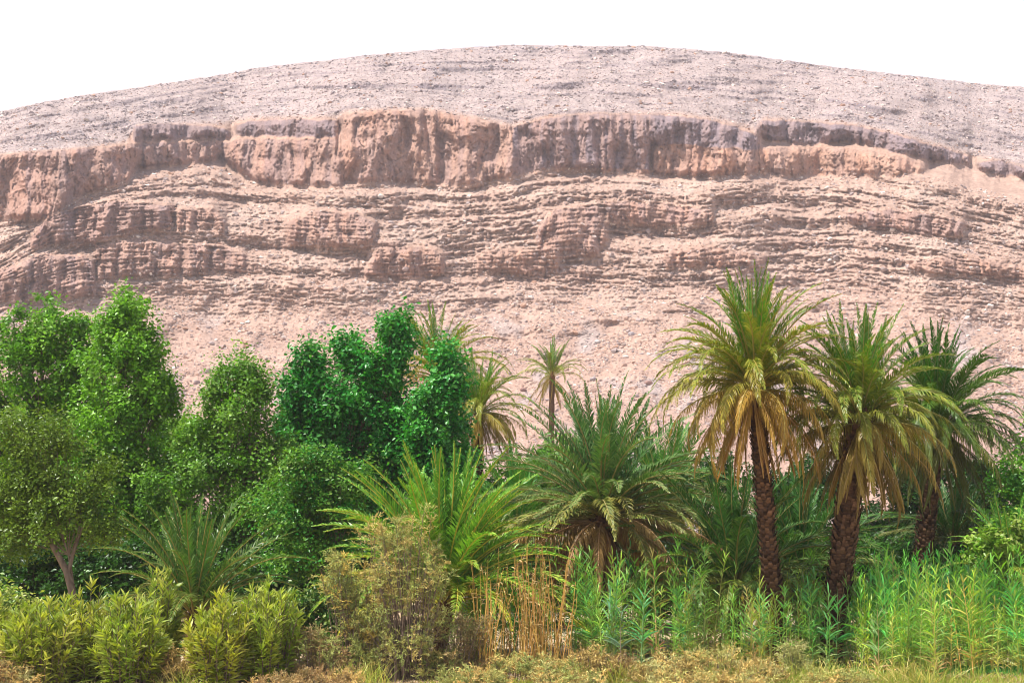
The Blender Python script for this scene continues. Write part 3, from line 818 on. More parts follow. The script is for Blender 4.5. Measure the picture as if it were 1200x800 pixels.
tree('poplar_tree', 'large emerald green poplar with three rounded tops in the middle left', 'tree', 430, 700, 64,
     [(460, 400, 24, 34), (462, 380, 12, 18), (440, 425, 34, 34), (405, 415, 26, 30), (372, 440, 30, 30), (358, 465, 26, 30), (400, 470, 55, 45), (455, 480, 45, 50), (385, 520, 52, 40), (445, 540, 55, 40), (480, 520, 28, 40), (420, 580, 60, 36), (350, 500, 24, 28), (365, 570, 30, 28)],
     5.0, 1150, 24, EG, 16, trunk_r=0.24, up=0.4, sub=9, subf=(0.28, 0.48))
tree('poplar_tree', 'narrow emerald green poplar standing right of the large poplar', 'tree', 522, 700, 62,
     [(525, 425, 15, 26), (530, 450, 20, 28), (515, 470, 22, 26), (525, 500, 30, 34), (500, 500, 30, 30), (498, 470, 16, 20), (505, 530, 36, 34), (540, 540, 20, 30), (520, 570, 34, 30)],
     5.0, 430, 24, EG, 17, trunk_r=0.16, up=0.45, sub=6, subf=(0.35, 0.55))
tree('leafy_tree', 'dusty green rounded tree in front of the large emerald poplar', 'tree', 370, 710, 54,
     [(365, 560, 42, 30), (340, 590, 40, 34), (395, 600, 38, 32), (360, 640, 50, 34), (410, 565, 26, 22)], 3.8, 520, 28, MG + EG[:1], 18, trunk_r=0.12)
# background thickets behind; shade is painted into most of their leaf colours
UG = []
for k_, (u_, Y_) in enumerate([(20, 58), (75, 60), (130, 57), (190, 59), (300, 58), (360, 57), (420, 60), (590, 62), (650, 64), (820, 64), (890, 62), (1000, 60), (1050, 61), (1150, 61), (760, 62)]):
    UG.append((u_, Y_, [(u_ - 26, 665, 36, 26), (u_ + 22, 655, 36, 26), (u_ - 8, 695, 46, 20), (u_ + 34, 690, 34, 18)], 3.6, 260, SHADE_G + MG[2:3],
        'shade-painted undergrowth bush ' + ['at the foot of the left edge tree', 'left of the olive tree trunk', 'right of the olive tree trunk', 'left of the small left palm', 'right of the small left palm', 'behind the brown brush left of the tamarisks', 'behind the tall tamarisk', 'left of the central palm foot', 'right under the central bushy palm', 'left of the low leaning palm', 'directly behind the tallest palm trunk', 'right of the thick palm trunk', 'left of the dark right palm trunk', 'right of the dark right palm trunk', 'behind the reeds right of the central palm'][k_]))
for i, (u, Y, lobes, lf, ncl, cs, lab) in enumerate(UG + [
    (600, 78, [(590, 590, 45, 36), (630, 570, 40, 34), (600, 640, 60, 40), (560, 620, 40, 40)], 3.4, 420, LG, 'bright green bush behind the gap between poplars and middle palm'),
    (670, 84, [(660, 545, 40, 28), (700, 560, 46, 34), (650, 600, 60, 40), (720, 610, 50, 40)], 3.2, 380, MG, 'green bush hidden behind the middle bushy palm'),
    (800, 82, [(780, 560, 50, 30), (830, 570, 50, 36), (790, 620, 60, 44), (850, 630, 50, 44)], 3.2, 420, SHADE_G, 'shade-painted bush behind the low palms left of the tallest palm'),
    (950, 80, [(920, 570, 50, 36), (960, 590, 50, 40), (940, 640, 70, 40)], 3.2, 380, SHADE_G, 'shade-painted bush between the tallest palm and the thick trunked palm'),
    (1060, 78, [(1040, 560, 50, 44), (1080, 590, 50, 40), (1030, 630, 60, 44), (1120, 620, 55, 48), (1150, 570, 30, 34), (1075, 545, 34, 30), (1045, 610, 40, 36), (1180, 600, 34, 44), (1130, 560, 36, 30)], 3.2, 820, SHADE_G, 'shade-painted bush behind the two right palms'),
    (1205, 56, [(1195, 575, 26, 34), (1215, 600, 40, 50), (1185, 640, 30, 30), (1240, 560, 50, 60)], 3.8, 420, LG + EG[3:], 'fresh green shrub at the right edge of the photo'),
    (150, 76, [(100, 600, 60, 50), (170, 620, 60, 50), (40, 640, 60, 50), (210, 640, 50, 44), (-20, 620, 60, 60)], 3.4, 560, SHADE_G, 'shade-painted undergrowth bush beneath the left trees'),
    (300, 74, [(270, 640, 60, 40), (340, 650, 60, 40), (400, 660, 60, 40)], 3.4, 380, SHADE_G, 'shade-painted undergrowth bush behind the small left palm'),
    (500, 74, [(470, 620, 60, 50), (540, 630, 60, 44), (510, 670, 70, 34)], 3.4, 420, SHADE_G, 'shade-painted undergrowth bush behind the yellow green bushy palm'),
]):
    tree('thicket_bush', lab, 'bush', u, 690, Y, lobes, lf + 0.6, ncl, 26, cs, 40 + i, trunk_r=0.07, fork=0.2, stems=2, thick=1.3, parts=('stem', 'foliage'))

# ------------------------------------------------------------------ the palms
pt = 'date palms of the oasis'
palm('date_palm', 914, 780, 46, (884, 452), 'tallest date palm with golden hanging fronds and brown scaly trunk', pt, TALL, 'tall', (15, 17, 16, 15, 13, 11, 9, 11), 1.22, 0.31, 0.22, (1.2, 1.08, 0.75), 21, bend=0.0, sheath=5, detail=1.0)
palm('date_palm', 970, 775, 47, (1008, 492), 'thick trunked date palm right of the tallest, curtain of tan dead fronds', pt, TALL, 'tall', (15, 17, 15, 13, 12, 10, 10, 18), 1.2, 0.36, 0.34, (0.98, 1.02, 0.75), 22, skirt=0.9, sheath=5)
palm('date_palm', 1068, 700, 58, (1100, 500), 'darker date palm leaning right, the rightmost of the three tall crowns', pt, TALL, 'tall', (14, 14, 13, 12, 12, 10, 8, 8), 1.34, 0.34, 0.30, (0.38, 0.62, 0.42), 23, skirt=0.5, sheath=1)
palm('date_palm', 644, 560, 150, (647, 440), 'small slender date palm alone against the mountain, far behind', pt, TALL, 'tall', (6, 6, 7, 6, 2, 2, 4, 4), 1.35, 0.40, 0.32, (0.95, 1.0, 0.6), 24, boots=False)
palm('date_palm', 520, 640, 80, (514, 440), 'yellowish date palm crown rising behind the narrow emerald poplar', pt, TALL, 'tall', (6, 8, 8, 8, 7, 5, 4, 4), 1.35, 0.26, 0.22, (1.25, 1.15, 0.6), 25, boots=False)
palm('date_palm', 560, 640, 76, (561, 482), 'date palm with dark straight trunk and straw coloured skirt beside the poplars', pt, TALL, 'tall', (6, 8, 7, 6, 7, 8, 8, 8), 1.12, 0.26, 0.22, (1.05, 1.08, 0.65), 26, detail=0.8)
palm('date_palm', 707, 690, 52, (706, 604), 'broad bushy date palm with arching blue green fronds and brown lower ones in the centre', pt, BUSH, 'bush', (12, 16, 20, 20, 18, 16, 12, 10), 1.5, 0.5, 0.45, (1.25, 1.15, 1.2), 27, skirt=0.4)
palm('date_palm', 515, 735, 48, (520, 700), 'low bushy palm with bright yellow green upright fronds behind the feathery tamarisk', pt, BUSH, 'bush', (16, 26, 26, 20, 8, 0, 0, 0), 1.52, 0.3, 0.3, (1.9, 1.8, 0.7), 28, boots=False)
palm('date_palm', 228, 735, 45, (227, 718), 'small dark green palm with spreading arched fronds between the oleanders', pt, BUSH, 'bush', (8, 10, 10, 8, 4, 0, 0, 0), 1.18, 0.2, 0.2, (1.15, 1.0, 0.7), 29, boots=False)
palm('date_palm', 856, 735, 50, (862, 690), 'bushy palm leaning left from behind the base of the tallest palm', pt, BUSH, 'bush', (9, 11, 12, 12, 9, 4, 2, 2), 1.42, 0.3, 0.3, (0.8, 0.88, 0.65), 30, boots=False)
palm('date_palm', 940, 725, 54, (938, 672), 'bushy palm with drooping fronds between the two tallest trunks', pt, BUSH, 'bush', (8, 10, 12, 12, 9, 4, 2, 2), 1.35, 0.3, 0.3, (0.7, 0.85, 0.65), 31, boots=False)
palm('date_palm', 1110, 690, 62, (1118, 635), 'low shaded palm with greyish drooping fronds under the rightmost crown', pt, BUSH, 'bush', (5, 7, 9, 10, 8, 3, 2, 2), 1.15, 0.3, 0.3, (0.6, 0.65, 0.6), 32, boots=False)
palm('date_palm', 775, 640, 66, (778, 600), 'green palm whose upright fronds show above the right of the central bushy palm', pt, BUSH, 'bush', (8, 9, 9, 8, 6, 2, 0, 0), 1.45, 0.3, 0.3, (1.1, 1.2, 0.8), 33, boots=False)
palm('date_palm', 604, 640, 72, (606, 620), 'dark green palm in the gap between the poplars and the central bushy palm', pt, BUSH, 'bush', (8, 9, 9, 8, 6, 2, 0, 0), 1.35, 0.3, 0.3, (0.9, 1.3, 0.6), 34, boots=False)
palm('date_palm', 1170, 700, 52, (1188, 675), 'pale green low palm among the shrubs at the right edge', pt, BUSH, 'bush', (6, 7, 7, 6, 4, 0, 0, 0), 0.9, 0.2, 0.2, (1.5, 1.6, 0.9), 35, boots=False)

# ------------------------------------------------------------------ oleanders
M_OLE = leaf_mat('oleander_leaf', rough=0.4, trans=0.35, spec=0.5, var=0.15)
def blades(base, dirn, length, width, r, col, tipcol=None, droop=0.0, seg=2):
    """long narrow leaves: base points, directions, lengths, widths"""
    n = len(base)
    dirn = dirn / (np.linalg.norm(dirn, axis=1)[:, None] + 1e-9)
    side = np.cross(dirn, r.normal(0, 1, (n, 3))); side /= np.linalg.norm(side, axis=1)[:, None] + 1e-9
    rows = []; prof = {2: (0.35, 1.0, 0.05), 3: (0.6, 1.0, 0.75, 0.04), 4: (0.5, 1.0, 0.9, 0.6, 0.04)}[seg]
    for i in range(seg + 1):
        q = i / seg
        c = base + dirn * (length * q)[:, None] + np.array([0, 0, -1.0]) * (droop * length * q * q)[:, None]
        rows.append(c - side * (width * prof[i] * 0.5)[:, None]); rows.append(c + side * (width * prof[i] * 0.5)[:, None])
    m = 2 * (seg + 1)
    V = np.stack(rows, 1).reshape(-1, 3)
    k = np.arange(n)[:, None] * m
    Q = np.concatenate([np.concatenate([k + 2 * i, k + 2 * i + 1, k + 2 * i + 3, k + 2 * i + 2], 1) for i in range(seg)])
    C = np.repeat(col, m, axis=0)
    if tipcol is not None:
        C = C.reshape(n, m, 3); C[:, -2:] = C[:, -2:] * 0.5 + np.asarray(tipcol) * 0.5; C = C.reshape(-1, 3)
    return V, Q, C

def oleander(u, Y, wpx, hpx, label, seed, tint=(1, 1, 1), nst=120):
    r = np.random.default_rng(seed)
    x = at(u, 790, Y).x; z0 = float(ground_z([x], [Y])[0])
    root = empty('oleander', (x, Y, z0), label, 'shrub', 'oleanders along the front')
    w, h = px(wpx, Y) / 2, px(hpx, Y)
    ms, ml = MB(), MB()
    cols = np.array([(0.38, 0.42, 0.035), (0.28, 0.36, 0.03), (0.46, 0.48, 0.09), (0.20, 0.28, 0.03)]) * tint
    for k in range(nst):
        a_ = r.uniform(0, 6.28); q = math.sqrt(r.random())
        tip = np.array([math.cos(a_) * q * w, math.sin(a_) * q * w, h * (1 - 0.34 * q * q) * r.uniform(0.55, 1.14)])
        b = np.array([tip[0] * 0.55, tip[1] * 0.55, -0.05])
        m = (b + tip) / 2 + np.array([-tip[0] * 0.12, -tip[1] * 0.12, 0.15])
        s = np.linspace(0, 1, 6)[:, None]
        pts = (1 - s) ** 2 * b + 2 * s * (1 - s) * m + s * s * tip
        ms.tube(pts, np.linspace(0.022, 0.007, 6), 4, (1, 1, 1))
        nl = int(r.uniform(30, 46))
        tt = 1 - 0.85 * r.random(nl) ** 1.25
        P = np.stack([np.interp(tt, s[:, 0], pts[:, j]) for j in range(3)], -1)
        ax = (tip - m) / np.linalg.norm(tip - m)
        rd = r.normal(0, 1, (nl, 3)); rd -= (rd @ ax)[:, None] * ax; rd /= np.linalg.norm(rd, axis=1)[:, None]
        op = np.radians(r.uniform(18, 52, nl) + 30 * (1 - tt))
        D_ = ax * np.cos(op)[:, None] + rd * np.sin(op)[:, None]
        c = cols[r.integers(0, 4)] * r.uniform(0.8, 1.2, (nl, 1))
        V, Q, C = blades(P, D_, r.uniform(0.24, 0.40, nl), r.uniform(0.045, 0.07, nl), r, c, (0.4, 0.42, 0.15), 0.12, 2)
        ml.add(V, Q, None, C)
    obj('stems', ms.mesh('stems', M_BARK), root)['kind'] = 'stuff'
    obj('leaves', ml.mesh('leaves', M_OLE), root)['kind'] = 'stuff'
for i, (u, Y, w_, h_, lab) in enumerate([
    (48, 40.6, 100, 96, 'oleander bush nearest the left edge, lowest and olive tinted'),
    (102, 41.6, 96, 106, 'full yellow green oleander under the forked olive trunk'),
    (150, 40.8, 84, 102, 'yellow green oleander just left of the tallest leafy spike'),
    (182, 42.4, 56, 122, 'slim oleander with the highest spike of the left oleander clump'),
    (258, 40.8, 80, 100, 'left half of the oleander pair in front of the small palm'),
    (312, 41.4, 82, 112, 'taller right half of the oleander pair, below the small palm'),
    (-30, 42.0, 90, 104, 'oleander cut by the left border'),
]):
    oleander(u, Y, w_, h_, lab, 200 + i, (1 + 0.08 * math.sin(i * 2.1), 1, 0.9))

# ------------------------------------------------------------------ feathery tamarisks and dry brush
KH = [(0.34, 0.38, 0.11), (0.46, 0.45, 0.14), (0.25, 0.31, 0.09)]
KG = [(0.56, 0.42, 0.10), (0.50, 0.40, 0.13), (0.42, 0.34, 0.12)]
KB = [(0.32, 0.20, 0.09), (0.40, 0.28, 0.12), (0.27, 0.21, 0.09)]
KY = [(0.64, 0.46, 0.16), (0.52, 0.38, 0.13), (0.48, 0.46, 0.18)]
tam = [
    (372, 770, 47.0, [(352, 722, 26, 22), (385, 712, 26, 22), (375, 745, 30, 20), (402, 735, 24, 20)], 260, MG[2:3] + KH[2:] + SHADE_G[:1], 'shade-painted green brown brush over the reddish flat rock'),  # added filler brush, shade painted in through its darkest leaf tone
    (665, 806, 39.6, [(650, 792, 30, 14), (690, 796, 30, 12)], 150, KY + KH[:1], 'low straw and khaki tuft at the bottom border right of the canes'),
    (560, 806, 39.6, [(540, 794, 30, 12), (580, 796, 26, 12)], 150, KH + KY[:1], 'low khaki tuft at the bottom border left of the canes'),
    (330, 806, 39.6, [(320, 798, 30, 10), (360, 796, 26, 12), (400, 797, 30, 12)], 170, KB + KY[:1], 'low brown tufts at the bottom border by the purplish stone'),
    (800, 806, 39.6, [(790, 796, 34, 12), (840, 797, 30, 10), (880, 797, 30, 10)], 220, KY + KH[1:2], 'low golden tufts at the bottom border in the middle of the golden scrub'),
    (980, 806, 39.8, [(960, 796, 26, 12), (1000, 795, 26, 12)], 130, KH + KY[:1], 'low khaki tuft at the bottom border below the thick palm trunk'),
    (480, 800, 41.8, [(476, 612, 18, 16), (502, 596, 10, 12), (455, 626, 18, 14), (486, 640, 34, 20), (452, 668, 26, 20), (512, 668, 22, 26), (478, 690, 34, 26), (440, 720, 24, 26), (505, 725, 30, 30), (468, 750, 40, 26), (510, 775, 34, 20), (440, 778, 28, 20)], 620, KH + KG[1:2], 'tall khaki feathery tamarisk in the centre left foreground'),
    (445, 640, 42.2, [(436, 604, 12, 10), (428, 622, 14, 12), (448, 620, 14, 14), (440, 655, 18, 22), (450, 700, 22, 26), (440, 745, 22, 24)], 120, KG, 'golden feathery plume left of the tall tamarisk top'),
    (415, 800, 42.0, [(398, 655, 18, 12), (388, 672, 16, 12), (405, 690, 20, 20), (415, 718, 22, 22), (425, 748, 26, 24), (420, 772, 28, 16)], 330, KH + KG[:1], 'lower tamarisk with a golden leaning left branch'),
    (375, 800, 41.6, [(362, 745, 26, 18), (385, 758, 24, 20), (350, 775, 26, 18), (392, 780, 26, 14)], 230, KB + KH[:1], 'brown brush right of the oleander pair'),
    (540, 800, 42.2, [(530, 740, 24, 26), (560, 735, 26, 24), (545, 770, 36, 22), (515, 778, 26, 18)], 280, KB + KH[:1], 'dim brown brush between the tall tamarisk and the dry canes'),
    (600, 800, 41.2, [(585, 780, 22, 14), (620, 778, 26, 16), (655, 782, 26, 14)], 190, KH + KY[:1], 'low khaki brush at the foot of the dry canes'),
    (705, 800, 41.8, [(690, 772, 26, 18), (722, 780, 24, 14)], 150, KB + KY[:2], 'rusty low brush left of the golden ground scrub'),
    (770, 800, 41.2, [(750, 788, 26, 14), (785, 778, 28, 16), (765, 798, 40, 10)], 230, KY, 'golden brown low scrub mound left of centre in the sandy strip'),
    (835, 800, 41.4, [(815, 776, 22, 18), (845, 770, 24, 18), (835, 792, 36, 12)], 260, KY + KH[1:2], 'pale yellow feathery scrub mound, tallest of the bottom strip'),
    (890, 800, 41.2, [(875, 785, 26, 14), (905, 790, 26, 12)], 180, KY, 'straw coloured scrub mound below the tallest palm'),
    (935, 800, 42.0, [(928, 768, 16, 22), (940, 785, 22, 14)], 150, KH + KY[2:], 'grey green feathery tuft right of the tallest palm foot'),
    (205, 800, 41.0, [(205, 775, 22, 16), (225, 792, 26, 10), (190, 795, 22, 10)], 150, KY + KB[:1], 'dry golden tuft in the gap between the two oleander clumps'),
    (10, 800, 39.6, [(5, 780, 26, 20), (30, 795, 26, 10)], 140, KY + KB[:1], 'straw tuft at the bottom left corner'),
    (0, 770, 47.0, [(5, 715, 26, 18), (20, 740, 26, 22), (-10, 750, 30, 26)], 200, KH + MG[:1], 'grey green brush at the left border behind the oleanders'),
    (240, 770, 48.0, [(215, 735, 24, 20), (240, 750, 26, 20)], 160, KH + KB[:1], 'dull brush beneath the small left palm'),
    (1190, 690, 52.0, [(1160, 650, 24, 14), (1190, 640, 30, 18), (1150, 668, 24, 12)], 150, YG + KH[:1], 'olive brush at the right edge above the reeds'),
]
def tamarisk(name, label, u, vb, Y, lobes, n, cols, seed):
    """many thin upward stems, each ending in feathery drooping twigs set with scale-like needles"""
    r = np.random.default_rng(seed)
    x = at(u, vb, Y).x; z0 = float(ground_z([x], [Y])[0]); O = np.array([x, Y, z0])
    root = empty(name, (x, Y, z0), label, 'shrub')
    ms, ml = MB(), MB(); cols = np.array(cols)
    w = np.array([lb[2] * lb[3] for lb in lobes], float); w /= w.sum()
    for k in range(n):
        lb = lobes[r.choice(len(lobes), p=w)]; c = np.array(at(lb[0], lb[1], Y)) - O
        ru, rv = px(lb[2], Y), px(lb[3], Y)
        d = r.normal(0, 1, 3); d *= r.random() ** 0.4 / np.linalg.norm(d)
        tip = c + d * np.array([ru, ru * 1.1, rv]); tip[2] = max(tip[2], 0.2)
        H = tip[2]
        b = np.array([tip[0] * 0.25 + r.normal(0, 0.12), tip[1] * 0.25, -0.05]) if H > 1.6 else np.array([tip[0] * 0.75, tip[1] * 0.75, -0.05])
        m = (b + tip) / 2 + np.array([-tip[0] * 0.08, 0, 0.12 * H]) + r.normal(0, 0.06, 3)
        s = np.linspace(0, 1, 7)[:, None]; pts = (1 - s) ** 2 * b + 2 * s * (1 - s) * m + s * s * tip
        if r.random() < 0.4: ms.tube(pts, np.linspace(0.022, 0.005, 7), 4)
        else: ms.tube(pts[3:], np.linspace(0.012, 0.004, 4), 3)
        nt_ = int(r.uniform(7, 12)); tt = 1 - 0.45 * min(1, 1.3 / max(H, 0.5)) * r.random(nt_) ** 1.1
        P = np.stack([np.interp(tt, s[:, 0], pts[:, q]) for q in range(3)], -1)
        az = r.uniform(0, 6.28, nt_); el = np.radians(r.uniform(5, 75, nt_))
        D_ = np.stack([np.cos(az) * np.cos(el), np.sin(az) * np.cos(el), np.sin(el)], -1)
        tl = r.uniform(0.16, 0.42, nt_)
        nn = 13; q = np.tile(np.linspace(0.05, 1, nn), nt_); I = np.repeat(np.arange(nt_), nn)
        Pn = P[I] + D_[I] * (tl[I] * q)[:, None] + np.array([0, 0, -1.0]) * (0.30 * tl[I] * q * q)[:, None]
        dn = D_[I] * 0.8 + r.normal(0, 0.45, (len(I), 3))
        cc = cols[r.integers(0, len(cols))] * r.uniform(0.8, 1.25) ; col = cc * r.uniform(0.75, 1.25, (len(I), 1))
        V, Q, CC = blades(Pn, dn, r.uniform(0.06, 0.13, len(I)), r.uniform(0.014, 0.026, len(I)), r, col, cols[-1] * 1.15, 0.1, 2)
        ml.add(V, Q, None, CC)
    obj('stem', ms.mesh('stem', M_BARK), root)['kind'] = 'stuff'
    obj('foliage', ml.mesh('foliage', M_DRY), root)['kind'] = 'stuff'
for i, (u, vb, Y, lobes, ncl, cs, lab) in enumerate(tam):
    if i == len(tam) - 1 or 'left border behind' in lab or 'flat rock' in lab:
        tree('dry_bush', lab, 'shrub', u, vb, Y, lobes, 5.0, ncl, 24, cs, 300 + i, trunk_r=0.045, stems=2, fork=0.3, up=0.4, crad=0.35, parts=('stem', 'foliage'), sub=3)
    else:
        tamarisk('tamarisk_shrub' if 6 <= i < 9 else 'dry_bush', lab, u, vb, Y, lobes, int(ncl * (0.42 if 6 <= i < 9 else 0.36)), cs, 300 + i)

# ------------------------------------------------------------------ reeds
def reed_mesh(r, H, dry=0.0):
    mb = MB()
    n = 9; s = np.linspace(0, 1, n)
    ln = r.uniform(-0.10, 0.10, 2)
    pts = np.stack([ln[0] * H * s ** 1.6, ln[1] * H * s ** 1.6, H * s - 0.15], -1)
    g = np.array([(0.17, 0.38, 0.05), (0.23, 0.42, 0.05), (0.11, 0.36, 0.08)][r.integers(0, 3)])
    y = np.array([0.46, 0.38, 0.13])
    sc = g * 0.6 + y * 0.4
    mb.tube(pts, 0.014 * (1.15 - s) + 0.002, 4, sc * (1 - dry) + y * dry)
    nl = int(r.uniform(24, 33))
    q = np.sort(r.uniform(0.16, 1.0, nl))
    P = np.stack([np.interp(q, s, pts[:, k]) for k in range(3)], -1)
    pl = r.uniform(0, 6.28); sd = np.where(np.arange(nl) % 2 == 0, 0, math.pi) + r.normal(0, 0.45, nl) + pl
    el = np.radians(38 + 34 * q ** 3 + r.normal(0, 9, nl))
    D_ = np.stack([np.cos(sd) * np.cos(el), np.sin(sd) * np.cos(el), np.sin(el)], -1)
    low = np.clip((0.42 - q) / 0.3, 0, 1)[:, None]
    col = (g * (1 - low) + y * low) * r.uniform(0.8, 1.25, (nl, 1))
    ln_ = r.uniform(0.34, 0.60, nl) * (0.7 + 0.5 * np.sin(q * math.pi))
    V, Q, C = blades(P, D_, ln_, r.uniform(0.024, 0.038, nl), r, col, (0.52, 0.58, 0.28), 0.34, 4)
    mb.add(V, Q, None, C)
    return mb
rr_ = np.random.default_rng(77)
RV = [reed_mesh(rr_, H) for H in (2.0, 2.3, 2.6, 2.6, 2.9, 2.9, 3.1, 3.2, 3.4, 3.4, 3.6, 3.8)]
RM = [b.mesh('reed', M_REED) for b in RV]
reeds = []    # (u, Y, wanted height in px, tint, where)
def reed_zone(u0, u1, Y0, Y1, n, h0, h1, where, tint):
    # reeds stand in loose tufts
    nt_ = max(3, n // 9); cu = rr_.uniform(u0, u1, nt_); cy = rr_.uniform(Y0, Y1, nt_); ch = rr_.uniform(0.66, 1.1, nt_)
    for i in range(n):
        t = rr_.integers(0, nt_)
        u = cu[t] + rr_.normal(0, 9); Y = cy[t] + rr_.normal(0, 0.5)
        if rr_.random() < 0.3: u = rr_.uniform(u0, u1); Y = rr_.uniform(Y0, Y1)
        reeds.append((u, min(max(Y, 40.5), 66), rr_.uniform(h0, h1) * ch[t], tint, where))
reed_zone(672, 826, 45, 50, 170, 95, 140, 'green giant reed below the central bushy palm', (1.0, 1.0, 1.0))
reed_zone(832, 940, 44, 49, 95, 70, 120, 'green giant reed round the foot of the tallest palm', (1.15, 1.0, 0.85))
reed_zone(935, 1010, 44, 50, 85, 70, 130, 'green giant reed round the thick palm trunk', (0.95, 1.0, 0.95))
reed_zone(1005, 1250, 50, 58, 360, 75, 115, 'bright green giant reed at back of big right stand', (0.65, 1.1, 0.9))
reed_zone(1010, 1260, 45, 50, 330, 60, 135, 'green giant reed amid big right stand', (0.85, 1.08, 0.95))
reed_zone(1010, 1260, 41, 45, 270, 50, 130, 'giant reed at front of big right stand', (1.12, 1.12, 0.85))
reed_zone(545, 680, 47, 52, 110, 70, 125, 'green giant reed growing among the dry orange canes', (0.95, 1.05, 0.9))
reeds.sort(key=lambda q: -q[2] + 12 * (q[1] - 40))
HS = np.array([2.0, 2.3, 2.6, 2.6, 2.9, 2.9, 3.1, 3.2, 3.4, 3.4, 3.6, 3.8])
rest = MB(); n_own = 0
vis = [q for q in reeds if -5 < q[0] < 1205]; off = [q for q in reeds if not -5 < q[0] < 1205]
for k, (u, Y, hp, tint, where) in enumerate(vis + off):
    x = at(u, 780, Y).x; z0 = float(ground_z([x], [Y])[0])
    Hm = px(hp, Y) * 1.02; j = rr_.integers(0, 12); sc = Hm / HS[j]; sc = min(max(sc, 0.6), 1.5)
    az = rr_.uniform(0, 6.28); jt = rr_.uniform(0.75, 1.3)
    if rr_.random() < 0.13: tint = (tint[0] * 1.7, tint[1] * 1.0, tint[2] * 1.9)
    tc = (tint[0] * jt * rr_.uniform(0.7, 1.35), tint[1] * jt, tint[2] * jt * rr_.uniform(0.8, 1.5))
    if k < 290:
        if 'big right' in where:
            where += (' beside the thick palm trunk' if u < 1060 else ' halfway to the border' if u < 1110 else ' left of the border' if u < 1160 else ' at the right border')
        elif 'below the central' in where:
            where += ' in its left half' if u < 750 else ' in its right half'
        where += ', taller one' if hp > 105 else ', shorter one'
        o = obj('giant_reed', RM[j]); o.location = (x, Y, z0); o.rotation_euler = (rr_.normal(0, 0.09), rr_.normal(0, 0.09), az)
        o.scale = (1, 1, sc) if False else (sc, sc, sc)
        o.color = (*tc, 1); tag(o, where, 'reed', where.replace('giant reed', 'giant reeds'))
    else:
        b = RV[j]
        V = rot_z(np.concatenate(b.v), az) * sc + np.array([x, Y, z0]); C = np.concatenate(b.c) * np.array(tc)
        kk = rest.n; rest.v.append(V); rest.c.append(C); rest.q += [q + kk for q in b.q]; rest.n += len(V)
tag(obj('reed_stand', rest.mesh('reed_stand', M_REED)), 'mass of further green giant reeds filling the stands', None, None, 'stuff')

# dry orange canes
def cane_mesh(r, H):
    mb = MB(); s = np.linspace(0, 1, 8); ln = r.uniform(-0.09, 0.09, 2)
    pts = np.stack([ln[0] * H * s ** 1.5 + 0.02 * r.normal(0, 1, 8), ln[1] * H * s, H * s - 0.15], -1)
    c = np.array([0.52, 0.30, 0.075])
    mb.tube(pts, 0.019 * (1.1 - 0.8 * s), 5, c)
    nl = int(r.uniform(4, 11)); q = r.uniform(0.15, 1, nl)
    P = np.stack([np.interp(q, s, pts[:, k]) for k in range(3)], -1)
    sd = r.uniform(0, 6.28, nl); el = np.radians(r.uniform(10, 65, nl))
    D_ = np.stack([np.cos(sd) * np.cos(el), np.sin(sd) * np.cos(el), np.sin(el)], -1)
    V, Q, C = blades(P, D_, r.uniform(0.15, 0.4, nl), r.uniform(0.02, 0.035, nl), r, np.array([0.50, 0.36, 0.15]) * r.uniform(0.8, 1.2, (nl, 1)), None, 0.5, 3)
    mb.add(V, Q, None, C)
    return mb.mesh('dry_cane', M_DRY)
CM = [(H, cane_mesh(rr_, H)) for H in (2.2, 2.6, 2.9, 3.2, 3.6, 3.9, 3.0, 3.4)]
for (u0, u1, n, h0, h1, lab) in ((560, 585, 20, 95, 155, 'bare orange dry cane in the left tuft'),
                                 (588, 668, 70, 90, 165, 'bare orange dry cane in the right tuft')):
    for i in range(n):
        u = rr_.uniform(u0, u1) if rr_.random() < 0.4 else (u0 + u1) / 2 + rr_.normal(0, (u1 - u0) * 0.22)
        Y = rr_.uniform(41.6, 44.5); x = at(u, 790, Y).x; H, me = CM[rr_.integers(0, 8)]
        o = obj('dry_cane', me); sc = px(rr_.uniform(h0, h1), Y) / H; o.scale = (1, 1, sc)
        o.location = (x, Y, float(ground_z([x], [Y])[0])); o.rotation_euler = (rr_.normal(0, 0.07), rr_.normal(0, 0.11), rr_.uniform(0, 0.6))
        j = rr_.uniform(0.6, 1.3); o.color = (j, j * rr_.uniform(0.9, 1.1), j, 1)
        hh = o.scale[2] * H
        lb = ('tall ' if hh > 3.3 else 'short ' if hh < 2.6 else '') + lab + (', bleached' if j > 1.05 else ', dark' if j < 0.8 else '')
        if n > 30: lb += ' towards its left' if u < 620 else ' towards its right' if u > 640 else ' near its middle'
        tag(o, lb, 'cane', lb.replace('orange dry cane', 'dry canes'))

# ------------------------------------------------------------------ grass, litter, stones
def grass(name, label, patches, n, cols, hl, seed, mat, droop=0.35):
    r = np.random.default_rng(seed)
    B_ = []
    for (u, Y, su, sy, wt) in patches:
        k = int(n * wt); x = at(u, 780, Y).x
        B_.append(np.stack([x + r.normal(0, px(su, Y), k), Y + r.normal(0, sy, k)], -1))
    B_ = np.concatenate(B_); B_[:, 1] = np.maximum(B_[:, 1], 40)
    z = ground_z(B_[:, 0], B_[:, 1]); P = np.concatenate([B_, z[:, None] - 0.02], 1)
    m = len(P); D_ = r.normal(0, 0.45, (m, 3)); D_[:, 2] = 1
    cols = np.array(cols); c = cols[r.integers(0, len(cols), m)] * r.uniform(0.8, 1.2, (m, 1))
    V, Q, C = blades(P, D_, r.uniform(hl * 0.5, hl * 1.4, m), r.uniform(0.012, 0.026, m), r, c, None, droop, 3)
    tag(obj(name, mesh_np(name, V, Q, mat, C)), label, None, None, 'stuff')
